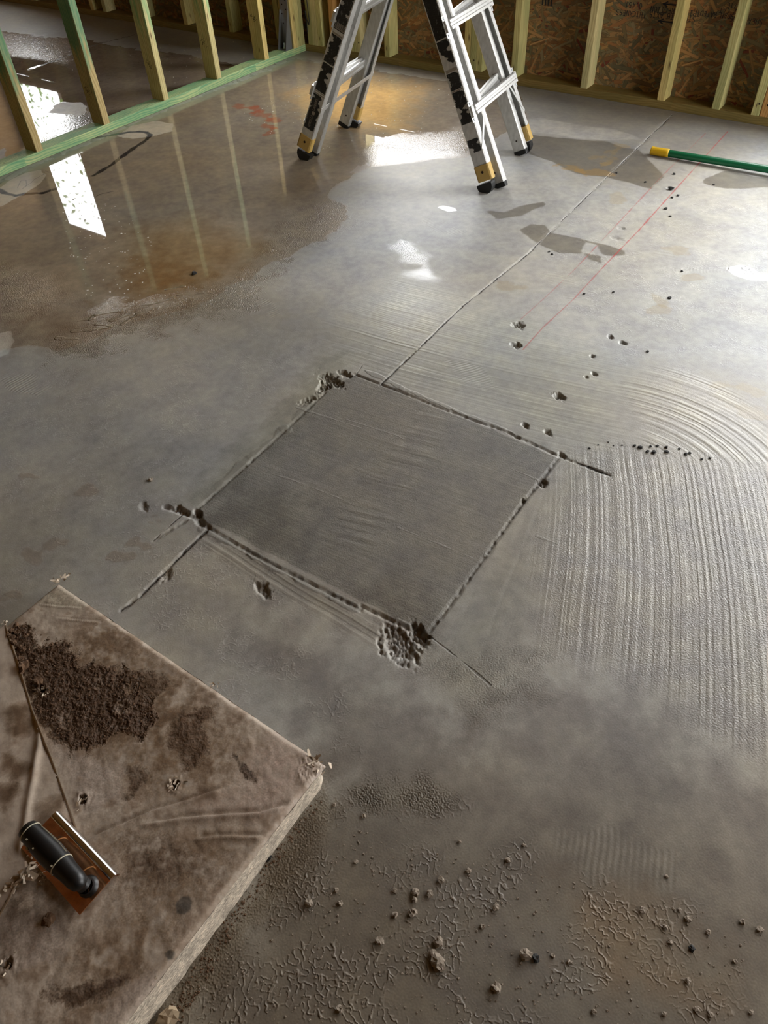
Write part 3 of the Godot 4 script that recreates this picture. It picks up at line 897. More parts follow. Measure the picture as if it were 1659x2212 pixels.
func lettering(parent: Node, text: String, p: Vector3, height: float, squeeze := 1.0, basis := Basis.IDENTITY, m: Material = null, called := "printed_lettering") -> void:
	var f := SystemFont.new()
	f.font_names = PackedStringArray(["Droid Sans Mono"])
	var t := TextMesh.new()
	t.font = f
	t.text = text
	t.font_size = 32
	t.pixel_size = height / 23.0
	t.depth = 0.0006
	t.curve_step = 2.0
	put(t, called, m if m else M.print, parent, Transform3D(basis * Basis.from_scale(Vector3(squeeze, 1, 1)), p))

# ------------------------------------------------------------------ the scene
func _ready() -> void:
	# camera, sky, exposure
	var cam := Camera3D.new()
	cam.name = "camera"
	cam.transform = Transform3D(Basis(Vector3(0.819209, -0.039163, -0.572156), Vector3(-0.389485, 0.694299, -0.605186), Vector3(0.420948, 0.718620, 0.553523)), Vector3(3.4681, 1.3051, 4.0237))
	cam.fov = 69.3083
	cam.near = 0.02
	cam.far = 200.0
	add_child(cam)
	cam.current = true
	var env := Environment.new()
	env.background_mode = Environment.BG_SKY
	env.sky = Sky.new()
	var sky := ProceduralSkyMaterial.new()
	sky.sky_top_color = Color(0.89, 0.895, 0.90)
	sky.sky_horizon_color = Color(0.96, 0.955, 0.945)
	sky.sky_curve = 0.2
	sky.ground_bottom_color = Color(0.30, 0.30, 0.26)
	sky.ground_horizon_color = Color(0.55, 0.56, 0.54)
	sky.sky_energy_multiplier = 1.0
	env.sky.sky_material = sky
	env.background_energy_multiplier = 1.0
	env.tonemap_mode = Environment.TONE_MAPPER_LINEAR
	env.tonemap_exposure = 17.5
	env.sdfgi_enabled = true
	env.ssao_enabled = true
	env.ssil_enabled = true
	var we := WorldEnvironment.new()
	we.name = "world_environment"
	we.environment = env
	add_child(we)

	make_materials()
	build_slab()
	build_shell()
	build_wall_left()
	build_wall_back()
	build_outside()
	build_ladder()
	build_pole()
	build_board()
	build_edger()
	build_crumbs()

func make_materials() -> void:
	var tg := wood_texture(31, Color(0.74, 0.76, 0.54), Color(0.36, 0.56, 0.40), Color(0.30, 0.53, 0.39), 0.65, 2)
	var ty := wood_texture(47, Color(0.82, 0.77, 0.57), Color(0.66, 0.58, 0.38), Color(0.58, 0.58, 0.40), 0.7, 3)
	var to := wood_texture(59, Color(0.74, 0.57, 0.34), Color(0.55, 0.38, 0.19), Color(0.60, 0.46, 0.24), 0.5, 3)
	M.green = wood(tg, 1)
	var th := wood_texture(67, Color(0.74, 0.67, 0.47), Color(0.56, 0.47, 0.30), Color(0.27, 0.50, 0.38), 0.9, 3, 0.86)
	M.green_stud = tri_map(wood(th, 0), Vector3(5.5, 0.62, 5.5), Vector3(0.2, 0.0, 0.4))
	M.pale_stud = tri_map(wood(wood_texture(71, Color(0.80, 0.76, 0.55), Color(0.62, 0.56, 0.36), Color(0.45, 0.62, 0.42), 0.8, 3, 0.80), 0), Vector3(5.5, 0.62, 5.5), Vector3(0.6, 0.0, 0.1))
	M.green_b = wood(tg, 4, Color(0.86, 0.92, 0.86))
	M.stud = [wood(ty, 1), wood(ty, 3, Color(0.95, 0.97, 0.9)), wood(ty, 6, Color(1.0, 0.96, 0.86)), wood(ty, 9, Color(0.88, 0.9, 0.84))]
	M.orange = wood(to, 2)
	M.plate = wood(ty, 5, Color(0.66, 0.60, 0.48))
	M.osb = osb_material()
	M.roof = wood(to, 8, Color(1.0, 0.98, 0.95))
	M.bare = mat(Color(0.60, 0.47, 0.30), 0.8)
	M.print = mat(Color(0.03, 0.03, 0.035), 0.7)
	M.nail = mat(Color(0.16, 0.10, 0.07), 0.6, 0.6)
	M.zinc = mat(Color(0.62, 0.64, 0.66), 0.38, 0.85)
	M.alu = mat(Color(0.80, 0.81, 0.82), 0.30, 0.9)
	M.rubber = mat(Color(0.025, 0.025, 0.027), 0.55)
	M.yellow = mat(Color(0.66, 0.545, 0.29), 0.55)

func build_slab() -> void:
	var into := {}
	var puddle := [Vector2(0.193, 0.327), Vector2(0.594, 0.317), Vector2(1.162, 0.334), Vector2(1.337, 0.525), Vector2(1.480, 0.880), Vector2(1.403, 1.041), Vector2(1.293, 1.147), Vector2(1.310, 1.307), Vector2(1.365, 1.554), Vector2(1.380, 1.758), Vector2(1.436, 1.947), Vector2(1.508, 2.173), Vector2(1.540, 2.346), Vector2(1.485, 2.455), Vector2(1.435, 2.608), Vector2(1.331, 2.706), Vector2(1.208, 2.726), Vector2(1.017, 2.719), Vector2(0.904, 2.716), Vector2(0.482, 2.426), Vector2(0.289, 2.161), Vector2(0.319, 1.812), Vector2(0.352, 1.423), Vector2(0.218, 0.910)]
	var left_puddle := [Vector2(-1.389, 0.962), Vector2(-1.235, 0.939), Vector2(-1.028, 0.961), Vector2(-0.576, 1.193), Vector2(-0.332, 1.283), Vector2(-0.215, 1.802), Vector2(-0.182, 1.991), Vector2(-0.057, 2.470), Vector2(-0.787, 2.113), Vector2(-1.353, 1.405)]
	var small := [Vector2(3.021, 1.408), Vector2(3.052, 1.359), Vector2(3.085, 1.355), Vector2(3.129, 1.386), Vector2(3.221, 1.375), Vector2(3.226, 1.394), Vector2(3.112, 1.444), Vector2(3.060, 1.441)]
	var tiny := [Vector2(1.900, 1.496), Vector2(1.912, 1.469), Vector2(1.966, 1.468), Vector2(1.983, 1.483), Vector2(1.959, 1.506)]
	var patch := [Vector2(2.307, 3.278), Vector2(2.986, 3.260), Vector2(2.975, 2.609), Vector2(2.302, 2.588), Vector2(2.279, 2.716)]
	var pools := [["puddle", puddle], ["left_puddle", left_puddle], ["small_puddle", small], ["tiny_puddle", tiny]]
	# the cavities: broken corners of the repair, cone holes and pits
	var hol := []
	for e in [[[Vector2(2.950, 3.317)], 0.055, 0.036, 0.4, 0.012], [[Vector2(2.972, 3.274)], 0.035, 0.018, 0.5, 0.018], [[Vector2(2.261, 2.658)], 0.05, 0.022, 0.2, 0.014], [[Vector2(2.260, 2.693)], 0.03, 0.02, 1.2, 0.016], [[Vector2(2.275, 2.610)], 0.03, 0.012, 0.1, 0.012],
			[[Vector2(2.262, 2.770)], 0.03, 0.012, 2.0, 0.010], [[Vector2(2.612, 3.364)], 0.030, 0.014, 0.3, 0.010], [[Vector2(2.272, 3.288)], 0.03, 0.010, 0.1, 0.012], [[Vector2(2.319, 3.274)], 0.02, 0.012, 0.3, 0.014], [[Vector2(2.346, 3.294)], 0.02, 0.008, 0.3, 0.010],
			[[Vector2(2.591, 2.105)], 0.024, 0.019, 0.0, 0.013], [[Vector2(2.639, 2.208)], 0.018, 0.015, 0.3, 0.014], [[Vector2(2.863, 2.374)], 0.020, 0.016, 0.2, 0.014], [[Vector2(2.863, 2.017)], 0.013, 0.009, 0.5, 0.011], [[Vector2(2.910, 2.027)], 0.014, 0.009, 0.0, 0.012], [[Vector2(2.860, 2.142)], 0.011, 0.008, 0.0, 0.010], [[Vector2(2.904, 2.223)], 0.012, 0.008, 0.2, 0.009], [[Vector2(2.889, 2.249)], 0.007, 0.006, 0.0, 0.008],
			[[Vector2(2.841, 2.539)], 0.013, 0.009, 0.4, 0.011], [[Vector2(2.905, 2.534)], 0.013, 0.010, 0.4, 0.010], [[Vector2(2.846, 2.596)], 0.010, 0.006, 0.0, 0.010], [[Vector2(2.980, 2.599)], 0.014, 0.008, 0.1, 0.012], [[Vector2(2.981, 2.718)], 0.018, 0.014, 0.9, 0.014], [[Vector2(2.970, 2.802)], 0.010, 0.006, 0.9, 0.012], [[Vector2(2.396, 3.453)], 0.022, 0.012, 1.0, 0.007], [[Vector2(2.184, 3.331)], 0.022, 0.010, 0.4, 0.006],
			[[Vector2(2.624, 1.391)], 0.022, 0.012, 0.0, 0.008], [[Vector2(2.605, 1.306)], 0.014, 0.008, 0.0, 0.008], [[Vector2(2.638, 0.877)], 0.02, 0.010, 0.0, 0.012], [[Vector2(2.610, 1.050)], 0.012, 0.007, 0.0, 0.007], [[Vector2(2.619, 0.672)], 0.018, 0.009, 0.0, 0.006]]:
		hol.append([e[0][0], e[1], e[2], e[3], e[4]])
	var gro := [
		[[Vector2(2.345, 0.050), Vector2(2.371, 0.948), Vector2(2.396, 1.663), Vector2(2.378, 2.092), Vector2(2.396, 2.600)], 0.0042, 0.005], [[Vector2(2.377, 3.303), Vector2(2.383, 3.411), Vector2(2.393, 3.534), Vector2(2.387, 3.581)], 0.005, 0.006], [[Vector2(2.318, 3.278), Vector2(2.291, 3.398)], 0.0042, 0.005], [[Vector2(2.973, 2.606), Vector2(3.112, 2.603)], 0.0042, 0.005], [[Vector2(2.231, 3.301), Vector2(2.315, 3.286), Vector2(2.374, 3.294)], 0.008, 0.009],
		[[Vector2(2.374, 3.294), Vector2(2.544, 3.298), Vector2(2.717, 3.291), Vector2(2.832, 3.289)], 0.005, 0.0045], [[Vector2(2.826, 3.281), Vector2(2.907, 3.275), Vector2(2.987, 3.270)], 0.005, 0.006], [[Vector2(2.986, 3.260), Vector2(2.987, 3.197), Vector2(2.980, 2.981), Vector2(2.973, 2.806), Vector2(2.975, 2.609)], 0.005, 0.005], [[Vector2(2.307, 3.278), Vector2(2.303, 3.136), Vector2(2.296, 2.943), Vector2(2.281, 2.719)], 0.005, 0.004], [[Vector2(2.299, 2.596), Vector2(2.459, 2.596), Vector2(2.618, 2.598), Vector2(2.818, 2.591), Vector2(2.973, 2.606)], 0.005, 0.0045]]
	# painted and relief tiles
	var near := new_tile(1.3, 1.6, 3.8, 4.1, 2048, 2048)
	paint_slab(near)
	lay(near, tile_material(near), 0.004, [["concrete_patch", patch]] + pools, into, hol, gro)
	var far := new_tile(0.0, 0.0, 3.8, 1.6, 2048, 1024)
	paint_slab(far)
	lay(far, tile_material(far), 0.008, pools, into, hol, gro)
	var side := new_tile(0.0, 1.6, 1.3, 3.2, 768, 768)
	paint_slab(side)
	lay(side, tile_material(side), 0.015, pools, into, hol, gro)
	var east := new_tile(3.8, 0.0, 5.9, 4.1, 512, 1000)
	paint_slab(east)
	lay(east, tile_material(east), 0.05, [], into, [], [])
	var beyond := new_tile(-3.6, 0.0, 0.0, 3.2, 1024, 1024)
	paint_beyond(beyond)
	lay(beyond, tile_material(beyond), 0.015, pools, into, [], [[[Vector2(-1.314, 1.105), Vector2(-1.334, 0.880), Vector2(-1.386, 0.539), Vector2(-1.328, 0.227)], 0.006, 0.005]])
	# the rest of the slab, out of the picture, and its thickness
	var rest := begin()
	for q in [[-3.6, 3.2, 1.3, 7.0], [1.3, 4.1, 3.8, 7.0], [5.9, 0.0, 6.0, 7.0], [3.8, 4.1, 5.9, 7.0], [-3.6, -0.12, 6.0, 0.0]]:
		quad(rest, Vector3(q[0], 0, q[1]), Vector3(q[2], 0, q[1]), Vector3(q[2], 0, q[3]), Vector3(q[0], 0, q[3]), Vector3.UP)
	block(rest, Vector3(1.2, -0.12, 3.44), Vector3(9.6, 0.16, 7.12), 0.005)
	rest.generate_normals()
	into["floor"] = rest.commit(into["floor"])
	var plain := mat(Color(0.55, 0.54, 0.51), 0.5)
	plain.albedo_texture = NoiseTexture2D.new()
	plain.albedo_texture.noise = noise(3, 0.01, 4)
	plain.albedo_texture.seamless = true
	var ramp := Gradient.new()
	ramp.set_color(0, Color(0.9, 0.9, 0.89))
	ramp.set_color(1, Color(1, 1, 1))
	plain.albedo_texture.color_ramp = ramp
	plain.uv1_triplanar = true
	plain.uv1_world_triplanar = true
	into["floor"].surface_set_material(into["floor"].get_surface_count() - 1, plain)
	var floor_ := put(into["floor"], "floor", null)
	tag(floor_, "", "", "", "structure")
	var cp := put(into["concrete_patch"], "concrete_patch", null, floor_)
	tag(cp, "darker sandy square of fresh concrete set into the slab")
	tag(put(into["puddle"], "puddle", null), "wide shallow brown puddle mirroring the studs, between the green wall plate and the ladder", "puddle")
	if into.has("left_puddle"): tag(put(into["left_puddle"], "puddle", null), "bright puddle in the next room, seen between the two leftmost studs", "puddle")
	if into.has("small_puddle"): tag(put(into["small_puddle"], "puddle", null), "small white-shining puddle at the right edge below the green pole", "puddle")
	if into.has("tiny_puddle"): tag(put(into["tiny_puddle"], "puddle", null), "tiny bright pool of water in front of the ladder, between its legs", "puddle")

func paint_beyond(t: Tile) -> void:
	paint_base(t)
	var m := mask(t, [Vector2(-2.608, 0.634), Vector2(-2.206, 0.566), Vector2(-2.089, 0.550), Vector2(-1.928, 0.577), Vector2(-1.725, 0.480), Vector2(-1.535, 0.452), Vector2(-1.427, 0.462), Vector2(-1.337, 0.467), Vector2(-1.131, 0.451), Vector2(-1.017, 0.465), Vector2(-0.664, 0.395), Vector2(-0.174, 0.410), Vector2(0.094, 0.119), Vector2(0.019, 1.301), Vector2(0.061, 2.290), Vector2(0.101, 3.610), Vector2(-2.290, 2.930)], 0.006, 0.02)
	wash(t, m, Color(0.86, 0.79, 0.73), 0.16, 1.0, 0.6)
	m = mask(t, [Vector2(-1.700, 0.950), Vector2(-1.459, 0.909), Vector2(-1.327, 0.921), Vector2(-1.028, 0.961), Vector2(-0.531, 1.214), Vector2(-0.308, 1.271), Vector2(-0.228, 1.588), Vector2(-0.247, 1.890), Vector2(-0.019, 2.448), Vector2(-0.385, 3.076), Vector2(-1.877, 1.866)], 0.03, 0.05)
	wash(t, m, Color(1, 1, 1), 0.02, 0.0)
	m = mask(t, [Vector2(-2.743, 0.697), Vector2(-2.194, 0.574), Vector2(-1.705, 0.496), Vector2(-1.486, 0.612), Vector2(-1.207, 0.872), Vector2(-1.468, 0.903), Vector2(-1.719, 0.936), Vector2(-1.814, 1.228)], 0.04, 0.05)
	wash(t, m, Color(1.25, 1.27, 1.3), 0.20, 1.0, 2.0)  # lighter tint painted in for the sparkle of sky on wet floor
	m = mask(t, [Vector2(-0.483, 1.446), Vector2(-0.350, 1.267), Vector2(0.029, 1.525), Vector2(-0.032, 1.941), Vector2(-0.193, 1.929)], 0.05, 0.06)
	wash(t, m, Color(1, 1, 1), 0.2, 1.0, 1.6)
	m = mask(t, [Vector2(-0.566, 1.513), Vector2(-0.629, 1.446), Vector2(-0.612, 1.378), Vector2(-0.530, 1.335), Vector2(-0.467, 1.361), Vector2(-0.380, 1.406), Vector2(-0.347, 1.477), Vector2(-0.441, 1.512), Vector2(-0.538, 1.522)], 0.006, 0.012)
	wash(t, m, Color(1.35, 1.42, 1.46), 0.5)
	m = mask(t, [Vector2(-0.335, 2.041), Vector2(-0.310, 1.980), Vector2(-0.156, 2.075), Vector2(-0.151, 2.168)], 0.006, 0.01)
	wash(t, m, Color(1.3, 1.35, 1.4), 0.5)
	stroke(t, [Vector2(-1.314, 1.105), Vector2(-1.334, 0.880), Vector2(-1.386, 0.539), Vector2(-1.328, 0.227)], 0.012, Color(0.16, 0.14, 0.13), 0.7, 0.7)

func build_shell() -> void:
	# the outer walls that the picture does not show: they keep the daylight to the openings
	var w := put(shell_box(Vector3(-3.65, 1.4, 3.45), Vector3(0.1, 3.0, 7.2)), "wall_outer_left", M.bare)
	tag(w, "", "", "", "structure")
	# right: a door opening that lights the room from the side
	var st := begin()
	block(st, Vector3(6.05, 1.4, 0.40), Vector3(0.1, 3.0, 1.0), 0.004)
	block(st, Vector3(6.05, 1.4, 4.70), Vector3(0.1, 3.0, 4.6), 0.004)
	block(st, Vector3(6.05, 2.50, 1.65), Vector3(0.1, 0.8, 1.5), 0.004)
	tag(put(done(st), "wall_right", M.bare), "", "", "", "structure")
	tag(put(shell_box(Vector3(1.2, 1.4, 7.05), Vector3(9.8, 3.0, 0.1)), "wall_front", M.bare), "", "", "", "structure")
	tag(put(shell_box(Vector3(1.2, 2.95, 3.45), Vector3(9.8, 0.12, 7.3)), "ceiling", M.roof), "", "", "", "structure")

func shell_box(c: Vector3, s: Vector3) -> ArrayMesh:
	var st := begin()
	block(st, c, s, 0.004)
	return done(st)

# stud partition along x = 0: 38 x 89 studs with their narrow edge to the room
func build_wall_left() -> void:
	var wall := base("wall_left")
	tag(wall, "", "", "", "structure")
	lying(wall, "bottom_plate", Vector3(-D / 2, T / 2, 0.0), Vector3(-D / 2, T / 2, 5.2), D, T, M.green)
	lying(wall, "top_plate", Vector3(-D / 2, ROOM - T / 2, 0.0), Vector3(-D / 2, ROOM - T / 2, 5.2), D, T, M.green_b)
	var z0 := 0.377
	for i in 12:
		var tint: Material = M.stud[i % 4]
		if i == 3 or i == 4: tint = M.green_stud
		if i == 1: tint = M.pale_stud
		if i == 2: tint = M.pale_stud
		if i == 0: tint = M.stud[2]
		var s := upright(wall, -D / 2, z0 - T / 2 + i * 0.4064, T, ROOM - T, true, tint)
		# stamp on the broad face that looks back down the room
		if i in [0, 1, 2, 3]:
			ink(s, Vector3(-T / 2 - 0.0006, [0.21, 0.17, 0.17, 0.15][i], -0.004), Vector3(0, -0.8, 0.6), Vector3(0, 0.6, 0.8), 0.024, 100 + i)
	# end posts against the sheathed wall
	for k in 3:
		upright(wall, -D / 2 + [0.0, 0.004, 0.006][k], 0.019 + k * 0.0385, T, ROOM - T, true, [M.stud[3], M.stud[1], M.stud[2]][k], "end_post")
	# steel hold-down on the last post
	var h := base("hold_down_bracket", Vector3(-0.034, T, 0.117))
	tag(h, "galvanized steel hold-down bracket with punched holes, bolted to the green plate by the corner", "bracket")
	var st := begin()
	block(st, Vector3(0, 0.002, 0.032), Vector3(0.062, 0.004, 0.062), 0.001)
	put(done(st), "base_plate", M.zinc, h)
	st = begin()
	# back strap with holes standing out as dark punched dimples
	block(st, Vector3(0, 0.24, 0.0035), Vector3(0.062, 0.47, 0.003), 0.0008)
	put(done(st), "strap", M.zinc, h)
	for k in 14:
		st = begin()
		lathe(st, [[0.0, 0.0042], [0.0012, 0.0036], [0.0014, 0.0]], Vector3(0.016 * (1 if k % 2 else -1) + 0.004 * sin(k * 2.0), 0.13 + k * 0.024, 0.0048), Vector3.BACK, 10)
		put(done(st), "screw_hole", M.nail, h)
	for s in [-1, 1]:
		st = begin()
		var x: float = s * 0.03
		var tri_pts := PackedVector2Array([Vector2(0.004, 0.0), Vector2(0.062, 0.0), Vector2(0.062, 0.012), Vector2(0.012, 0.20), Vector2(0.004, 0.20)])
		sweep(st, tri_pts, Vector3(x - 0.0015, 0, 0), Vector3(x + 0.0015, 0, 0), Vector3.BACK, Vector3.UP)
		put(done(st), "side_gusset", M.zinc, h)
	st = begin()
	sweep(st, circle(0.011, 6), Vector3(0.002, 0.004, 0.036), Vector3(0.002, 0.016, 0.036), Vector3.RIGHT, Vector3.BACK)
	sweep(st, circle(0.006, 12), Vector3(0.002, 0.016, 0.036), Vector3(0.002, 0.036, 0.036), Vector3.RIGHT, Vector3.BACK)
	put(done(st), "anchor_bolt", M.alu, h)

# sheathed outer wall along z = 0, three window openings above the picture
func build_wall_back() -> void:
	var wall := base("wall_back")
	tag(wall, "", "", "", "structure")
	var z := -D / 2
	lying(wall, "bottom_plate", Vector3(-3.6, T / 2, z), Vector3(0.0, T / 2, z), D, T, M.plate)
	lying(wall, "bottom_plate", Vector3(0.0, T / 2, z), Vector3(6.0, T / 2, z), D, T, M.plate)
	lying(wall, "top_plate", Vector3(-3.6, ROOM - T / 2, z), Vector3(6.0, ROOM - T / 2, z), D, T, M.orange)
	var wins := [[-3.48, -2.76, 0.62, 1.95], [0.43, 1.137, 0.42, 1.95], [2.766, 5.1, 0.50, 2.25]]
	# full studs, then the short ones under the openings
	for e in [[-2.02, 2], [-1.88, 0], [-1.46, 3], [-1.045, 2], [-0.622, 1], [-0.215, 0], [0.046, 3], [0.0845, 0], [0.123, 1], [0.222, 4], [1.448, 1], [1.852, 0], [2.258, 2], [2.526, 3], [5.4, 0], [5.8, 1]]:
		upright(wall, e[0], z, T, ROOM - T, false, M.orange if e[1] == 4 else M.stud[e[1]])
	for w in wins:
		var sill: float = w[2]
		var head: float = w[3]
		for s in [-1, 1]:
			for k in 2:
				var x: float = w[0 if s < 0 else 1] + s * (T / 2 + k * (T + 0.0006))
				var full := k == 1
				var m: Material = M.orange if (w[0] > 2 and s < 0 and not full) else M.stud[(k + (2 if s > 0 else 0)) % 4]
				var u := upright(wall, x, z, T, ROOM - T if full else head, false, m, "jamb_stud")
				nail(u, Vector3(0.006, 0.05, D / 2), Vector3.BACK)
		if w[1] > 1.0 and w[1] < 2.0: upright(wall, 1.137 + T * 2.5 + 0.001, z, T, ROOM - T, false, M.stud[1], "jamb_stud")
		if w[0] > 2.0: upright(wall, 2.766 + T / 2 + 0.0006, z, T, sill - T, false, M.stud[0], "cripple_stud")
		lying(wall, "window_sill", Vector3(w[0], sill - T / 2, z), Vector3(w[1], sill - T / 2, z), D, T, M.stud[2])
		for k in 3:
			lying(wall, "header", Vector3(w[0] - T, head + 0.09, z + (k - 1) * 0.030), Vector3(w[1] + T, head + 0.09, z + (k - 1) * 0.030), 0.027, 0.18, M.orange)
		var n := int((w[1] - w[0]) / 0.41)
		for k in range(1, n + 1):
			var x: float = w[0] + (w[1] - w[0]) * k / (n + 1)
			if absf(w[0] - 0.43) < 0.01: x = 0.62
			upright(wall, x, z, T, sill - T, false, M.stud[k % 4], "cripple_stud")
	# sheathing in separate panels round the openings
	var xs := [-3.6, -3.48, -2.76, -1.045, 0.0, 0.43, 1.137, 2.258, 2.766, 5.1, 6.0]
	var sills := [0.0, 0.62, 0.0, 0.0, 0.0, 0.42, 0.0, 0.0, 0.50, 0.0]
	var is_open := [false, true, false, false, false, true, false, false, true, false]
	for i in is_open.size():
		var a: float = xs[i] + 0.0004
		var b: float = xs[i + 1] - 0.0004
		if is_open[i]:
			panel(wall, a, b, 0.0, sills[i] - T)
			panel(wall, a, b, 2.25 if i == 8 else 1.95, 2.88)
		else:
			panel(wall, a, b, 0.0, 2.88)
	# print on the sheathing, upside down as the sheets were hung
	var zf := -D + 0.0003
	var flip := Basis(Vector3.BACK, PI)
	for e in [["0.451", Vector3(2.0108, 0.3957, -0.0887), 0.022], ["THICKNESS", Vector3(2.0042, 0.3612, -0.0887), 0.022], ["THIS DIRECTION", Vector3(2.2126, 0.3892, -0.0887), 0.022], ["STRENGTH AXIS", Vector3(2.2050, 0.3664, -0.0887), 0.022], ["7/16", Vector3(2.4697, 0.4331, -0.0887), 0.020], ["PS2 CAT", Vector3(2.4658, 0.4117, -0.0887), 0.020], ["SPAN RATED", Vector3(2.4071, 0.3922, -0.0887), 0.020], ["SHEATHING", Vector3(2.5397, 0.3830, -0.0887), 0.021]]:
		var p: Vector3 = e[1]
		lettering(wall, e[0], Vector3(p.x, p.y, zf), e[2], 0.92, flip)
	var st := begin()
	for k in 4:
		block(st, Vector3(1.535 + k * 0.016, 0.40, zf), Vector3(0.008, 0.09, 0.0006), 0.0002)
	for e in [[Vector3(2.1494, 0.4130, -0.0887), Vector3(2.2330, 0.4128, -0.0887)], [Vector3(2.1433, 0.3438, -0.0887), Vector3(2.2329, 0.3430, -0.0887)]]:
		var a: Vector3 = e[0]
		var b: Vector3 = e[1]
		block(st, (a + b) / 2 * Vector3(1, 1, 0) + Vector3(0, 0, zf), Vector3(b.x - a.x, 0.006, 0.0006), 0.0002)
		for s in [-1, 1]:
			quad(st, Vector3(a.x - 0.004, a.y, zf + 0.0004), Vector3(a.x + 0.022, a.y + s * 0.012, zf + 0.0004), Vector3(a.x + 0.026, a.y + s * 0.008, zf + 0.0004), Vector3(a.x + 0.006, a.y, zf + 0.0004), Vector3.BACK)
	put(done(st), "printed_arrows", M.print, wall)
	# black cord looped down the corner
	st = begin()
	var pts := PackedVector3Array()
	for p in [Vector3(0.0478, 0.2941, 0.0040), Vector3(0.0535, 0.2254, 0.0060), Vector3(0.0561, 0.1688, 0.0060), Vector3(0.0498, 0.1444, 0.0070), Vector3(0.0335, 0.1812, 0.0070), Vector3(0.0303, 0.2139, 0.0060), Vector3(0.0303, 0.1515, 0.0040), Vector3(0.0296, 0.1027, 0.0030)]:
		pts.append(p)
	tube(st, pts, 0.003)
	tag(put(done(st), "cord", M.rubber), "thin black cord hanging in a loop in the corner of the stud walls", "cord")

func panel(wall: Node, x0: float, x1: float, y0: float, y1: float) -> void:
	var st := begin()
	block(st, Vector3.ZERO, Vector3(x1 - x0, y1 - y0, 0.0115), 0.001)
	put(done(st), "sheathing_panel", M.osb, wall, Transform3D(Basis.IDENTITY, Vector3((x0 + x1) / 2, (y0 + y1) / 2, -D - 0.006)))

func build_outside() -> void:
	var st := begin()
	block(st, Vector3(0, -0.6, 0), Vector3(160, 0.5, 160), 0.01)
	var g := mat(Color(0.36, 0.36, 0.26), 0.9)
	g.albedo_texture = NoiseTexture2D.new()
	g.albedo_texture.noise = noise(9, 0.02, 4)
	g.albedo_texture.seamless = true
	tri_map(g, Vector3(0.2, 0.2, 0.2))
	tag(put(done(st), "ground", g), "", "", "", "structure")
	# trees beyond the left-hand opening: only their reflection in the water is seen
	var leaf := begin()
	quad(leaf, Vector3(-0.06, 0, 0), Vector3(0, 0.035, 0.015), Vector3(0.07, 0, 0), Vector3(0, -0.035, 0.015), Vector3.BACK)
	var lm := done(leaf)
	var green := mat(Color(0.25, 0.34, 0.13), 0.6)
	green.backlight_enabled = true
	green.backlight = Color(0.25, 0.32, 0.10)
	var bark := mat(Color(0.22, 0.17, 0.12), 0.9)
	for k in 3:
		var at: Vector3 = [Vector3(-15.5, -0.35, -8.2), Vector3(-19.0, -0.35, -11.4), Vector3(-24.0, -0.35, -13.0)][k]
		var tree := base("tree", at)
		tag(tree, ["slender leafy tree outside the left opening, nearest the house", "broad leafy tree outside the left opening, behind the slender one", "tall leafy tree farthest out beyond the left opening"][k], "tree", "trees outside the opening")
		st = begin()
		lathe(st, [[0.0, 0.09], [2.0, 0.07], [4.5, 0.05], [6.5, 0.02]], Vector3.ZERO, Vector3.UP, 10)
		put(done(st), "trunk", bark, tree)
		var mm := MultiMesh.new()
		mm.transform_format = MultiMesh.TRANSFORM_3D
		mm.mesh = lm
		var r := RandomNumberGenerator.new()
		r.seed = 50 + k
		mm.instance_count = 900
		for i in 900:
			var c := Vector3(sin(i / 45 * 2.4) * 1.5, 2.6 + (i / 45) * 0.28, cos(i / 45 * 2.4) * 1.5)
			var p := c + Vector3(r.randfn(0, 0.55), r.randfn(0, 0.45), r.randfn(0, 0.55))
			mm.set_instance_transform(i, Transform3D(Basis.from_euler(Vector3(r.randf() * TAU, r.randf() * TAU, r.randf() * TAU)).scaled(Vector3.ONE * r.randf_range(0.8, 1.6)), p))
		var crown := MultiMeshInstance3D.new()
		crown.name = "foliage"
		crown.multimesh = mm
		crown.material_override = green
		crown.set_meta("kind", "stuff")
		tree.add_child(crown, true)

# ------------------------------------------------------------------ the ladder
# its own frame: x from the left legs to the right ones, y up, z towards the camera
var LX := Vector3(0.994, 0, -0.110)
var LZ := Vector3(0.110, 0, 0.994)

func rail_shape(w: float, d: float, t: float) -> PackedVector2Array:
	# a channel: web along x at y = 0, lips reaching back to y = -d
	return PackedVector2Array([Vector2(-w / 2 + 0.004, 0), Vector2(w / 2 - 0.004, 0), Vector2(w / 2, -0.004), Vector2(w / 2, -d), Vector2(w / 2 - t, -d), Vector2(w / 2 - t, -t), Vector2(-w / 2 + t, -t), Vector2(-w / 2 + t, -d), Vector2(-w / 2, -d), Vector2(-w / 2, -0.004)])

func rail_frame(a: Vector3, b: Vector3, back: float) -> Basis:
	var y := (b - a).normalized()
	var z := Vector3(0, 0, back)
	z = (z - y * z.dot(y)).normalized()
	var x := y.cross(z)
	return Basis(x, y, z)

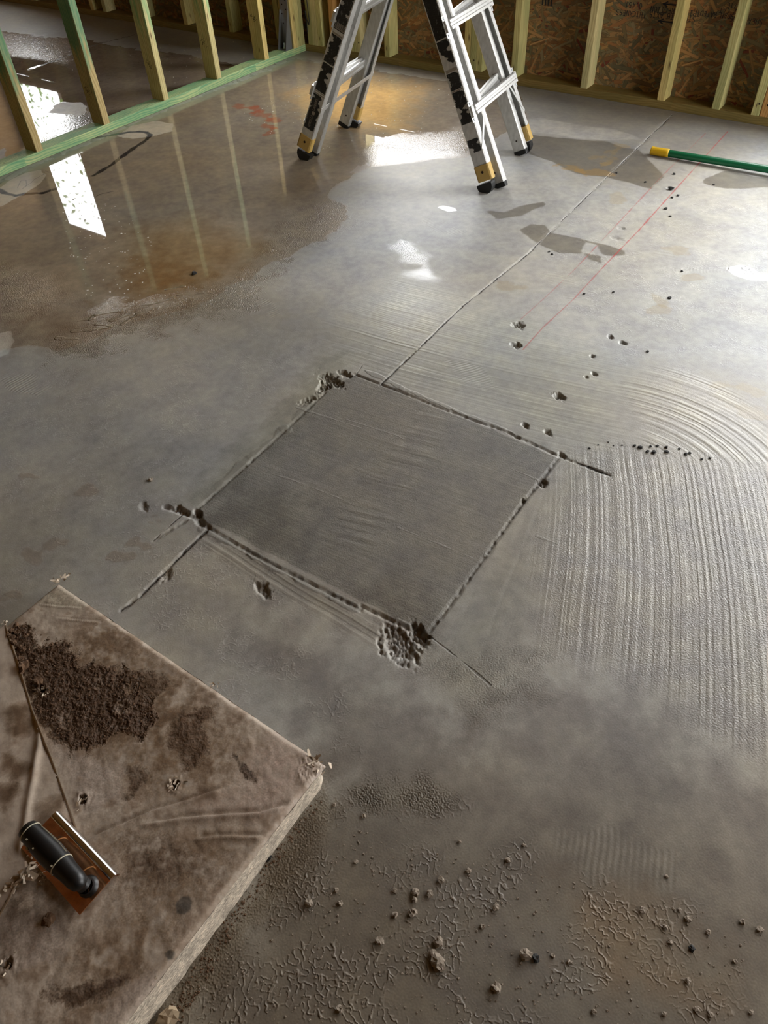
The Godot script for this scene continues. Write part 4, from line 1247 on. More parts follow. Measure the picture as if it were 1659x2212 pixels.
func build_ladder() -> void:
	var lad := base("ladder", Vector3(1.105, 0, 1.377))
	lad.basis = Basis(LX, Vector3.UP, LZ)
	tag(lad, "aluminium combination ladder standing in an A on yellow-capped feet at the puddle's edge", "ladder")
	var al := alu_texture()
	var sticker := sticker_material()
	var yellow: Material = M.yellow
	var sides := [
		# outer near: foot, point at the top of the picture ; outer far ; inner near ; inner far
		[Vector3(0.0077, 0.0557, -0.0000), Vector3(0.2634, 0.6216, -0.0500), Vector3(-0.0101, 0.0170, -0.4750), Vector3(0.2130, 0.5396, -0.4550), 1.0],
		[Vector3(0.8836, 0.0828, -0.0000), Vector3(0.6164, 0.6434, -0.0500), Vector3(0.8901, 0.0509, -0.4850), Vector3(0.6494, 0.5645, -0.4650), -1.0]]
	for si in 2:
		var e: Array = sides[si]
		var lean: float = e[4]
		var na: Vector3 = e[0]
		var nb: Vector3 = e[1]
		var fa: Vector3 = e[2]
		var fb: Vector3 = e[3]
		var nd := (nb - na).normalized()
		var fd := (fb - fa).normalized()
		na -= nd * (na.y - 0.03) / nd.y
		fa -= fd * (fa.y - 0.03) / fd.y
		var top_n := na + nd * (1.14 - na.y) / nd.y
		var top_f := fa + fd * (1.14 - fa.y) / fd.y
		for far in 2:
			var a := na if far == 0 else fa
			var b := top_n if far == 0 else top_f
			var back := 1.0 if far == 0 else -1.0
			var fr := rail_frame(a, b, back)
			var st := begin()
			sweep(st, rail_shape(0.064, 0.030, 0.003), a + fr.y * 0.05, b, fr.x, fr.z)
			var rail := put(done(st), "outer_rail", al, lad)
			# yellow cap and its black sole
			st = begin()
			var capf := rrect(0.069, 0.036, 0.008)
			sweep(st, capf, a + fr.y * 0.02 - fr.z * 0.015, a + fr.y * 0.082 - fr.z * 0.015, fr.x, fr.z)
			var foot := put(done(st), "foot_cap", yellow, lad)
			st = begin()
			lathe(st, [[0.0, 0.0055], [0.0012, 0.005], [0.0014, 0.0]], a + fr.y * 0.055 + fr.z * 0.003, fr.z, 12)
			put(done(st), "rivet", M.nail, foot)
			st = begin()
			var sole := PackedVector2Array()
			for k in 9:
				var t := PI + PI * k / 8.0
				sole.append(Vector2(cos(t) * 0.034, sin(t) * 0.034 + 0.026))
			sole.append(Vector2(0.034, 0.034))
			sole.append(Vector2(-0.034, 0.034))
			sweep(st, sole, a - fr.z * 0.033 - Vector3(0, 0.026, 0), a + fr.z * 0.003 - Vector3(0, 0.026, 0), fr.x, fr.y)
			put(done(st), "rubber_sole", M.rubber, foot)
			if far == 0: stickers(rail, si, a, fr, sticker)
		# inner rails, nested just inside the outer ones and reaching lower
		var inner := []
		for far in 2:
			var ia: Vector3
			var ib: Vector3
			if far == 0:
				ia = na + Vector3(0.020, 0, -0.062)
				ib = top_n + Vector3(0.004, 0, -0.050)
			else:
				ia = [Vector3(-0.0402, 0.0025, -0.4200), Vector3(0.8909, 0.0093, -0.4200)][si]
				ib = [Vector3(0.2084, 0.5481, -0.4100), Vector3(0.6279, 0.5739, -0.4100)][si]
				var d := (ib - ia).normalized()
				ia -= d * (ia.y - 0.012) / d.y
				ib = ia + d * (1.12 - ia.y) / d.y
			var d2 := (ib - ia).normalized()
			ia -= d2 * (ia.y - 0.014) / d2.y
			var fr := rail_frame(ia, ib, 1.0)
			var st := begin()
			sweep(st, rail_shape(0.058, 0.026, 0.003), ia, ib, fr.x, fr.z)
			var rail := put(done(st), "inner_rail", al, lad)
			st = begin()
			sweep(st, rrect(0.060, 0.028, 0.005), ia - fr.y * 0.012 - fr.z * 0.013, ia + fr.y * 0.008 - fr.z * 0.013, fr.x, fr.z)
			put(done(st), "rubber_sole", M.rubber, rail)
			st = begin()
			lathe(st, [[0.0, 0.004], [0.001, 0.0036], [0.0012, 0.0]], ia + fr.y * 0.05 + fr.z * 0.0002, fr.z, 10)
			put(done(st), "rivet", M.nail, rail)
			inner.append([ia, ib, fr])
		# rungs: an inner one between the inner rails and an outer one riveted across the outer rails
		for k in 4:
			var along: float = [0.285, 0.555, 0.825, 1.05][k]
			var p: Vector3 = inner[0][0] + inner[0][2].y * along / inner[0][2].y.y
			var q: Vector3 = inner[1][0] + inner[1][2].y * along / inner[1][2].y.y
			rung(lad, al, p - Vector3(0, 0, 0.02), q, inner[0][2], 0.034, 0.026, "inner_rung")
			var nf := rail_frame(na, top_n, 1.0)
			var on := na + nd * (along - 0.005 - na.y) / nd.y
			var of := fa + fd * (along - 0.005 - fa.y) / fd.y
			var sx := -lean * 0.038
			var shift := nf.x * sx
			outer_rung(lad, al, on + shift, of + shift, nf, -lean)
			if k == 0:
				# flat braces from the lowest outer rung down to the rails
				for far in 2:
					var a: Vector3 = (on if far == 0 else of)
					var b: Vector3 = (of if far == 0 else on)
					var from := a.lerp(b, 0.20) + shift * 1.15 - nf.y * 0.012
					var rd := nd if far == 0 else fd
					var to := a - rd * 0.135 + shift * 0.82
					flat_bar(lad, al, from, to, nf.x, 0.012, 0.0025, "brace")
				if si == 0:
					# the cross strap seen from the inside of the left legs
					flat_bar(lad, al, on - nf.y * 0.055 - shift * 0.82, of - nf.y * 0.03 - shift * 0.82, nf.x, 0.022, 0.003, "cross_strap")
	# hinges at the top
	for far in 2:
		var st := begin()
		var c := Vector3(0.5, 1.15, -0.07 if far == 0 else -0.44)
		lathe(st, [[-0.012, 0.0], [-0.012, 0.055], [0.012, 0.055], [0.012, 0.0]], c, Vector3.BACK, 24)
		put(done(st), "hinge", M.rubber, lad)

func flat_bar(p: Node, m: Material, a: Vector3, b: Vector3, thin: Vector3, w: float, t: float, called: String) -> void:
	var y := (b - a).normalized()
	var z := y.cross(thin).normalized()
	var x := y.cross(z)
	var st := begin()
	sweep(st, rrect(t, w, t * 0.3, 1), a - y * 0.006, b + y * 0.006, x, z)
	put(done(st), called, m, p)

func rung(p: Node, m: Material, a: Vector3, b: Vector3, fr: Basis, tall: float, deep: float, called: String) -> void:
	var y := (b - a).normalized()
	var st := begin()
	var up := fr.y
	up = (up - y * up.dot(y)).normalized()
	var side := y.cross(up)
	# a ribbed D: flat tread on top, bead along both edges
	var pr := PackedVector2Array([Vector2(-tall / 2, -deep / 2), Vector2(-tall / 2, deep / 2), Vector2(-tall * 0.2, deep / 2), Vector2(-tall * 0.12, deep * 0.36), Vector2(tall * 0.12, deep * 0.36), Vector2(tall * 0.2, deep / 2), Vector2(tall / 2, deep / 2), Vector2(tall / 2 + 0.003, deep * 0.3), Vector2(tall / 2, 0), Vector2(tall / 2 + 0.003, -deep * 0.3), Vector2(tall / 2, -deep / 2), Vector2(tall * 0.2, -deep / 2), Vector2(tall * 0.12, -deep * 0.36), Vector2(-tall * 0.12, -deep * 0.36), Vector2(-tall * 0.2, -deep / 2)])
	sweep(st, pr, a, b, up, side)
	put(done(st), called, m, p)

func outer_rung(p: Node, m: Material, a: Vector3, b: Vector3, fr: Basis, face: float) -> void:
	# bar in front of the rails with flattened, riveted ends
	var y := (b - a).normalized()
	rung(p, m, a + y * 0.012, b - y * 0.012, fr, 0.032, 0.022, "outer_rung")
	for k in 2:
		var c := a if k == 0 else b
		var st := begin()
		block(st, c - fr.x * face * 0.008, Vector3(0.003, 0.075, 0.024), 0.001, fr)
		block(st, c - fr.x * face * 0.002, Vector3(0.012, 0.040, 0.022), 0.003, fr)
		var plate := put(done(st), "rung_bracket", m, p)
		for s in [-1, 1]:
			st = begin()
			lathe(st, [[0.0, 0.005], [0.002, 0.0042], [0.003, 0.0]], c - fr.x * face * 0.0065 + fr.y * s * 0.029, fr.x * face, 12)
			put(done(st), "rivet", M.zinc, plate)

func alu_texture() -> StandardMaterial3D:
	var w := 256
	var f := noise(71, 1.0, 3)
	var c := PackedByteArray()
	var q := PackedByteArray()
	c.resize(w * w * 3)
	q.resize(w * w)
	for y in w:
		for x in w:
			var s := 0.5 + 0.5 * f.get_noise_2d(x * 0.35, y * 0.02)
			var d := 0.5 + 0.5 * f.get_noise_2d(x * 0.04 + 90, y * 0.05)
			var v := 0.76 + 0.10 * s - 0.10 * d
			var o := y * w + x
			c[o * 3] = int(v * 255)
			c[o * 3 + 1] = int(v * 255)
			c[o * 3 + 2] = int(v * 0.985 * 255)
			q[o] = int((0.34 + 0.25 * d + 0.1 * s) * 255)
	var m := mat(Color.WHITE, 1.0, 0.75)
	m.albedo_texture = ImageTexture.create_from_image(Image.create_from_data(w, w, false, Image.FORMAT_RGB8, c))
	m.roughness_texture = ImageTexture.create_from_image(Image.create_from_data(w, w, false, Image.FORMAT_L8, q))
	return tri_map(m, Vector3(6, 2, 6))

func sticker_material() -> StandardMaterial3D:
	# black vinyl, scuffed through in patches with lines of fine print
	var w := 256
	var h := 512
	var f := noise(83, 1.0, 4)
	var r := RandomNumberGenerator.new()
	r.seed = 9
	var c := PackedByteArray()
	c.resize(w * h * 3)
	for y in h:
		var gap := r.randi_range(0, 3)
		for x in w:
			var v := 0.035
			var line := (y % 9) < 4 and (y / 90) % 3 != 1 and x > 24 and x < 232
			if line and fposmod(sin(x * 12.9898 + (y / 9) * 78.233) * 43758.5, 1.0) > 0.45 + gap * 0.02: v = 0.16
			var wear := f.get_noise_2d(x * 0.025, y * 0.02)
			if wear > 0.42: v = 0.30 + 0.1 * f.get_noise_2d(x * 0.2, y * 0.2)
			var o := (y * w + x) * 3
			c[o] = int(v * 255)
			c[o + 1] = int(v * 0.97 * 255)
			c[o + 2] = int(v * 0.95 * 255)
	var m := mat(Color.WHITE, 0.5)
	m.albedo_texture = ImageTexture.create_from_image(Image.create_from_data(w, h, false, Image.FORMAT_RGB8, c))
	return tri_map(m, Vector3(12, 3.2, 12), Vector3(0.5, 0.1, 0.5))

func stickers(rail: Node, side: int, a: Vector3, fr: Basis, m: Material) -> void:
	# flat labels on the web; lengths run up the rail from the foot
	var runs: Array = [[[0.115, 0.268], [0.285, 0.40], [0.405, 0.515], [0.535, 0.685], [0.69, 0.85]], [[0.135, 0.185], [0.245, 0.365], [0.372, 0.432], [0.452, 0.545], [0.55, 0.95]]][side]
	var wear := mat(Color(0.30, 0.26, 0.22), 0.7)
	for e in runs.size():
		var y0: float = runs[e][0]
		var y1: float = runs[e][1]
		var st := begin()
		var n := 44
		var torn := noise(300 + side * 10 + e, 1.0, 3)
		for s in n:
			var t0 := y0 + (y1 - y0) * s / n
			var t1 := y0 + (y1 - y0) * (s + 1) / n
			# the long edges are torn back here and there
			var l := -0.026 + 0.034 * maxf(0.0, torn.get_noise_2d(t0 * 26.0, 0.0) - 0.12)
			var g := 0.024 - 0.040 * maxf(0.0, torn.get_noise_2d(t0 * 22.0, 40.0) - 0.10)
			if side == 1 and e == 3: l += maxf(0.0, 24 - s) * 0.0014
			if g - l < 0.004: continue
			sweep(st, PackedVector2Array([Vector2(l, 0.0001), Vector2(g, 0.0001), Vector2(g, 0.0006), Vector2(l, 0.0006)]), a + fr.y * t0, a + fr.y * t1, fr.x, fr.z, false, true)
		put(done(st), "warning_label", m, rail)
	var pale := mat(Color(0.50, 0.46, 0.40), 0.6)
	var bars := [[0.272, 0.004], [0.281, 0.003], [0.52, 0.006], [0.69, 0.004]] if side == 0 else [[0.440, 0.010], [0.368, 0.004]]
	for b in bars:
		var st := begin()
		block(st, a + fr.y * b[0] + fr.z * 0.0005, Vector3(0.048, b[1], 0.0006), 0.0002, fr)
		put(done(st), "label_band", pale, rail)
	if side == 0:
		var turn := Basis(fr.y, -fr.x, fr.z)
		lettering(rail, "GORILLA", a + fr.y * 0.152 - fr.x * 0.004 + fr.z * 0.0007, 0.010, 0.9, turn, pale)
		lettering(rail, "LADDERS", a + fr.y * 0.226 - fr.x * 0.004 + fr.z * 0.0007, 0.010, 0.9, turn, pale)
		var st := begin()
		var emblem := PackedVector2Array([Vector2(-0.007, -0.004), Vector2(-0.004, -0.008), Vector2(0.004, -0.008), Vector2(0.007, -0.004), Vector2(0.008, 0.003), Vector2(0.004, 0.008), Vector2(-0.004, 0.008), Vector2(-0.008, 0.003)])
		sweep(st, emblem, a + fr.y * 0.189 - fr.x * 0.001 + fr.z * 0.0006, a + fr.y * 0.189 - fr.x * 0.001 + fr.z * 0.0011, fr.x, fr.y)
		put(done(st), "emblem", pale, rail)
		# bar code panel
		st = begin()
		for k in 14:
			block(st, a + fr.y * 0.552 + fr.x * (-0.017 + k * 0.0026) + fr.z * 0.0006, Vector3(0.0006 + 0.0007 * (k * 7 % 3), 0.020, 0.0004), 0.0001, fr)
		block(st, a + fr.y * 0.540 + fr.z * 0.0006, Vector3(0.042, 0.003, 0.0004), 0.0001, fr)
		for s in [-1, 1]: block(st, a + fr.y * 0.552 + fr.x * s * 0.021 + fr.z * 0.0006, Vector3(0.002, 0.026, 0.0004), 0.0001, fr)
		put(done(st), "bar_code", pale, rail)

# ------------------------------------------------------------------ broom handle
func build_pole() -> void:
	var a := Vector3(2.4357, 0.0180, 0.5755)
	var b := Vector3(2.9289, 0.0240, 0.5578)
	var d := (b - a).normalized()
	var pole := base("broom_handle", Vector3.ZERO)
	tag(pole, "green broom handle with a ribbed yellow grip lying on the slab at the right", "pole")
	var g := mat(Color(0.02, 0.33, 0.20), 0.35)
	var y := mat(Color(0.78, 0.62, 0.06), 0.5)
	var st := begin()
	lathe(st, [[0.06, 0.0145], [1.35, 0.0145], [1.352, 0.0]], a, d, 20)
	put(done(st), "handle", g, pole)
	st = begin()
	var rings := [[0.0, 0.0], [0.0, 0.014], [0.003, 0.0172]]
	for k in 12:
		rings.append([0.006 + k * 0.0058, 0.0178])
		rings.append([0.009 + k * 0.0058, 0.0165])
	rings.append([0.078, 0.0172])
	rings.append([0.08, 0.0145])
	lathe(st, rings, a, d, 20)
	put(done(st), "grip", y, pole)

# ------------------------------------------------------------------ the insulation board
const BT := 0.065

func build_board() -> void:
	var bd := base("insulation_board")
	tag(bd, "thick dirt-smeared board with a fibrous cream edge, lying on the slab under the edger", "board")
	var x0 := 2.266
	var x1 := 3.008
	var z0 := 3.630
	var z1 := 4.32
	var t := new_tile(x0 - 0.01, z0 - 0.01, x1 + 0.01, z1 + 0.01, 1024, 960)
	paint_board(t, false)
	var m := tile_material(t, 0.45)
	# top sheet: creases and fastener holes are real
	var creases := [[[Vector2(2.753, 3.966), Vector2(2.784, 3.914), Vector2(2.815, 3.860), Vector2(2.849, 3.817), Vector2(2.886, 3.766)], 0.007, 0.006], [[Vector2(2.813, 3.889), Vector2(2.870, 3.837), Vector2(2.931, 3.789), Vector2(2.969, 3.761), Vector2(2.995, 3.729)], 0.008, 0.006], [[Vector2(2.899, 3.860), Vector2(2.936, 3.828), Vector2(2.999, 3.787)], 0.006, 0.004], [[Vector2(2.270, 3.694), Vector2(2.323, 3.669), Vector2(2.363, 3.646)], 0.004, 0.002], [[Vector2(2.339, 3.693), Vector2(2.386, 3.670), Vector2(2.427, 3.649)], 0.004, 0.002]]
	var holes := [[[Vector2(2.458, 3.816)], 0.010], [[Vector2(2.814, 3.807)], 0.010], [[Vector2(2.699, 3.914)], 0.010], [[Vector2(2.806, 4.141)], 0.010], [[Vector2(2.618, 3.757)], 0.014]]
	var wob := noise(5, 1.0, 3)
	var nx := 300
	var nz := 280
	var v := PackedVector3Array()
	var uv := PackedVector2Array()
	for j in nz + 1:
		for i in nx + 1:
			var x := x0 + (x1 - x0) * i / nx
			var z := z0 + (z1 - z0) * j / nz
			var p := Vector2(x, z)
			var y := BT + 0.0012 * wob.get_noise_2dv(p * 22.0)
			for c in creases:
				var best := 1e9
				var side := 1.0
				var fade := 1.0
				var n := int(c[0].size()) - 1
				for s in n:
					var q := Geometry2D.get_closest_point_to_segment(p, c[0][s], c[0][s + 1])
					var d := p.distance_to(q)
					if d < best:
						best = d
						side = signf((p - q).cross(c[0][s + 1] - c[0][s]))
						fade = 1.0
						if s == 0: fade = clampf(q.distance_to(c[0][0]) / 0.03, 0.0, 1.0)
						if s == n - 1: fade = minf(fade, clampf(q.distance_to(c[0][n]) / 0.015 + 0.3, 0.0, 1.0))
				if best < c[1] * 3.0:
					var k: float = best / c[1]
					# raised lip on the near side, sunk line on the far side
					if side < 0: y += c[2] * exp(-k * k * 1.2) * 0.7 * fade
					else: y -= c[2] * k * exp(-k * k * 2.0) * 1.6 * fade - c[2] * maxf(0.0, 1.0 - k * 4.0) * 0.7 * fade
			for h in holes:
				var d := p.distance_to(h[0][0]) * (1.0 + 0.5 * wob.get_noise_2dv(p * 90.0))
				var r: float = h[1]
				if r < 0.012:
					if d < r * 0.7: y -= 0.03
					elif d < r * 1.6: y += 0.0022 * (1.6 - d / r)
				else:
					if absf(d - r) < 0.004: y += 0.002
			# soil heaps
			var e := minf(minf(x - x0, x1 - x), minf(z - z0, z1 - z))
			if e < 0.010: y -= 0.006 * pow(1.0 - e / 0.010, 2.0)
			# frayed corner
			var cd := p.distance_to(Vector2(x1, z0))
			if cd < 0.05: y -= 0.10 * pow(maxf(0.0, 0.05 - cd), 1.3) * 2.0 + 0.002 * wob.get_noise_2dv(p * 200.0)
			v.append(Vector3(x, y, z))
			uv.append(Vector2((x - t.x0) / (t.w * t.sx), (z - t.z0) / (t.h * t.sz)))
	var st := begin()
	st.set_smooth_group(0)
	for j in nz:
		for i in nx:
			var a := j * (nx + 1) + i
			for k in [a, a + 1, a + nx + 2, a, a + nx + 2, a + nx + 1]:
				st.set_uv(uv[k])
				st.add_vertex(v[k])
	st.generate_normals()
	put(st.commit(), "facing", m, bd)
	# foam body: fibrous sides, slightly ragged
	var foam := mat(Color.WHITE, 0.85)
	var fw := 512
	var fc := PackedByteArray()
	fc.resize(fw * 128 * 3)
	var fn := noise(88, 1.0, 4)
	for yy in 128:
		for xx in fw:
			var s := fn.get_noise_2d(xx * 0.035 + yy * 0.05, yy * 0.16 - xx * 0.02)
			var s2 := fn.get_noise_2d(xx * 0.01 + 50, yy * 0.02)
			var k := 0.66 + 0.26 * s + 0.16 * s2
			fc[(yy * fw + xx) * 3] = clampi(int(k * 1.02 * 255), 0, 255)
			fc[(yy * fw + xx) * 3 + 1] = clampi(int(k * 0.95 * 255), 0, 255)
			fc[(yy * fw + xx) * 3 + 2] = clampi(int(k * 0.85 * 255), 0, 255)
	foam.albedo_texture = ImageTexture.create_from_image(Image.create_from_data(fw, 128, false, Image.FORMAT_RGB8, fc))
	foam.heightmap_enabled = true
	foam.heightmap_texture = foam.albedo_texture
	foam.heightmap_scale = 0.15
	tri_map(foam, Vector3(5, 13, 5))
	st = begin()
	st.set_smooth_group(0)
	var ring := PackedVector2Array()
	for k in 60: ring.append(Vector2(lerpf(x0, x1, k / 60.0), z0))
	for k in 60: ring.append(Vector2(x1, lerpf(z0, z1, k / 60.0)))
	for k in 20: ring.append(Vector2(lerpf(x1, x0, k / 20.0), z1))
	for k in 20: ring.append(Vector2(x0, lerpf(z1, z0, k / 20.0)))
	var nr := ring.size()
	var mid := Vector2((x0 + x1) / 2, (z0 + z1) / 2)
	var rows := 6
	var pos := func(k: int, r: int) -> Vector3:
		var p: Vector2 = ring[k % nr]
		var out := 0.0022 * wob.get_noise_3d(p.x * 60, r * 1.7, p.y * 60) + 0.012 * maxf(0.0, p.y - z0 - 0.1) * (1.0 - float(r) / rows) * 2.0
		if r == 0: out -= 0.002
		var cd := p.distance_to(Vector2(x1, z0))
		var dir := Vector2(1.0 if absf(p.x - x1) < 1e-4 else (-1.0 if absf(p.x - x0) < 1e-4 else 0.0), -1.0 if absf(p.y - z0) < 1e-4 else (1.0 if absf(p.y - z1) < 1e-4 else 0.0))
		p += dir * out
		if cd < 0.02: p += (mid - p).normalized() * (0.02 - cd) * 0.5
		return Vector3(p.x, 0.0005 + (BT - 0.006 - (0.004 if cd < 0.03 else 0.0)) * r / rows, p.y)
	for k in nr:
		for r in rows:
			var a: Vector3 = pos.call(k, r)
			var b: Vector3 = pos.call(k + 1, r)
			var c: Vector3 = pos.call(k + 1, r + 1)
			var d: Vector3 = pos.call(k, r + 1)
			quad(st, a, b, c, d, Vector3((a + b).x / 2 - mid.x, 0, (a + b).z / 2 - mid.y) * Vector3(1.0 if k >= 60 and k < 120 or k >= 140 else 0.0, 0, 1.0 if k < 60 or (k >= 120 and k < 140) else 0.0))
	put(done(st), "foam_core", foam, bd)
	# torn tufts of facing along the rim, at the corner and round the holes
	var paper := mat(Color(0.74, 0.68, 0.60), 0.7)
	st = begin()
	var rr := RandomNumberGenerator.new()
	rr.seed = 77
	for e in [[Vector3(2.2621, 0.0650, 3.6186), 16, 0.012], [Vector3(2.7287, 0.0630, 3.6225), 9, 0.007], [Vector3(2.9909, 0.0620, 3.6391), 26, 0.013], [Vector3(2.4598, 0.0650, 3.8170), 14, 0.011], [Vector3(2.8161, 0.0650, 3.8087), 12, 0.010], [Vector3(2.7011, 0.0650, 3.9156), 10, 0.009], [Vector3(2.7239, 0.0700, 4.0431), 26, 0.016], [Vector3(2.7188, 0.0680, 4.0711), 16, 0.012], [Vector3(2.7511, 0.0670, 4.0362), 10, 0.008], [Vector3(2.2578, 0.0640, 3.7606), 8, 0.008], [Vector3(3.0015, 0.0630, 4.0323), 6, 0.006], [Vector3(2.8069, 0.0660, 4.1414), 8, 0.009]]:
		var c: Vector3 = e[0]
		for k in int(e[1]):
			var p: Vector3 = c + Vector3(rr.randfn(0, 1), 0, rr.randfn(0, 1)) * (float(e[2]) * 0.6)
			var l := rr.randf_range(0.3, 1.0) * float(e[2])
			var dir := Vector3(rr.randfn(0, 1), rr.randf_range(0.1, 0.7), rr.randfn(0, 1)).normalized()
			var side := dir.cross(Vector3(rr.randf(), rr.randf(), rr.randf())).normalized() * l * 0.28
			var thick := dir.cross(side).normalized() * 0.0006
			quad(st, p - side, p + side, p + dir * l + side * 0.4, p + dir * l - side * 0.5, dir.cross(side))
			quad(st, p - side + thick, p + side + thick, p + dir * l + side * 0.4 + thick, p + dir * l - side * 0.5 + thick, thick)
	var tuft := put(done(st), "torn_paper", paper, bd)
	tag(tuft, "", "", "", "stuff")
	# the loose flap of facing folded over the left side
	var fl: Array = [Vector2(2.269, 3.766), Vector2(2.379, 3.813), Vector2(2.478, 3.857), Vector2(2.533, 3.877), Vector2(2.584, 3.896), Vector2(2.655, 3.925), Vector2(2.704, 3.944), Vector2(2.733, 3.955), Vector2(2.748, 3.997), Vector2(2.746, 4.027), Vector2(2.726, 4.044), Vector2(2.720, 4.062), Vector2(2.730, 4.085), Vector2(2.740, 4.114), Vector2(2.677, 4.177), Vector2(2.464, 4.098), Vector2(2.275, 3.907)]
	var t2 := new_tile(2.15, 3.70, 2.80, 4.14, 640, 432)
	paint_board(t2, true)
	var m2 := tile_material(t2, 0.45)
	var idx := Geometry2D.triangulate_polygon(PackedVector2Array(fl))
	var hgt := func(p: Vector2) -> float:
		var ridge := Geometry2D.get_closest_point_to_segment(p, fold[0], fold[1])
		return BT + 0.0035 + 0.002 * wob.get_noise_2dv(p * 14.0) + 0.004 * exp(-pow(p.distance_to(ridge) / 0.006, 2.0))
	st = begin()
	st.set_smooth_group(0)
	var low := Vector2(2.15, 3.70)
	var cells := 110
	for j in cells:
		for i in cells:
			var a := low + Vector2(0.65 * i / cells, 0.44 * j / cells)
			var b := low + Vector2(0.65 * (i + 1) / cells, 0.44 * (j + 1) / cells)
			if not Geometry2D.is_point_in_polygon((a + b) / 2, PackedVector2Array(fl)): continue
			var c4 := [a, Vector2(b.x, a.y), b, Vector2(a.x, b.y)]
			for k in [0, 1, 2, 0, 2, 3]:
				var p: Vector2 = c4[k]
				st.set_uv(Vector2((p.x - 2.15) / 0.65, (p.y - 3.70) / 0.44))
				st.add_vertex(Vector3(p.x, hgt.call(p), p.y))
	# its cut edge hangs down to the board
	st.generate_normals()
	var flap := put(st.commit(), "facing_flap", m2, bd)
	tag(flap, "smoother loose flap of facing with a creased fold")
	st = begin()
	for k in fl.size() - 3:
		var a: Vector2 = fl[k]
		var b: Vector2 = fl[k + 1]
		var o := (b - a).orthogonal().normalized()
		quad(st, Vector3(a.x, BT + 0.0005, a.y), Vector3(b.x, BT + 0.0005, b.y), Vector3(b.x, hgt.call(b) + 0.0008, b.y), Vector3(a.x, hgt.call(a) + 0.0008, a.y), Vector3(-o.x, 0, -o.y))
		quad(st, Vector3(a.x, hgt.call(a) + 0.0008, a.y), Vector3(b.x, hgt.call(b) + 0.0008, b.y), Vector3(b.x, hgt.call(b) + 0.0008, b.y) + Vector3(o.x, 0, o.y) * 0.004, Vector3(a.x, hgt.call(a) + 0.0008, a.y) + Vector3(o.x, 0, o.y) * 0.004, Vector3.UP)
	put(done(st), "flap_edge", paper, flap)

var fold := [Vector2(2.529, 3.870), Vector2(2.681, 4.025)]

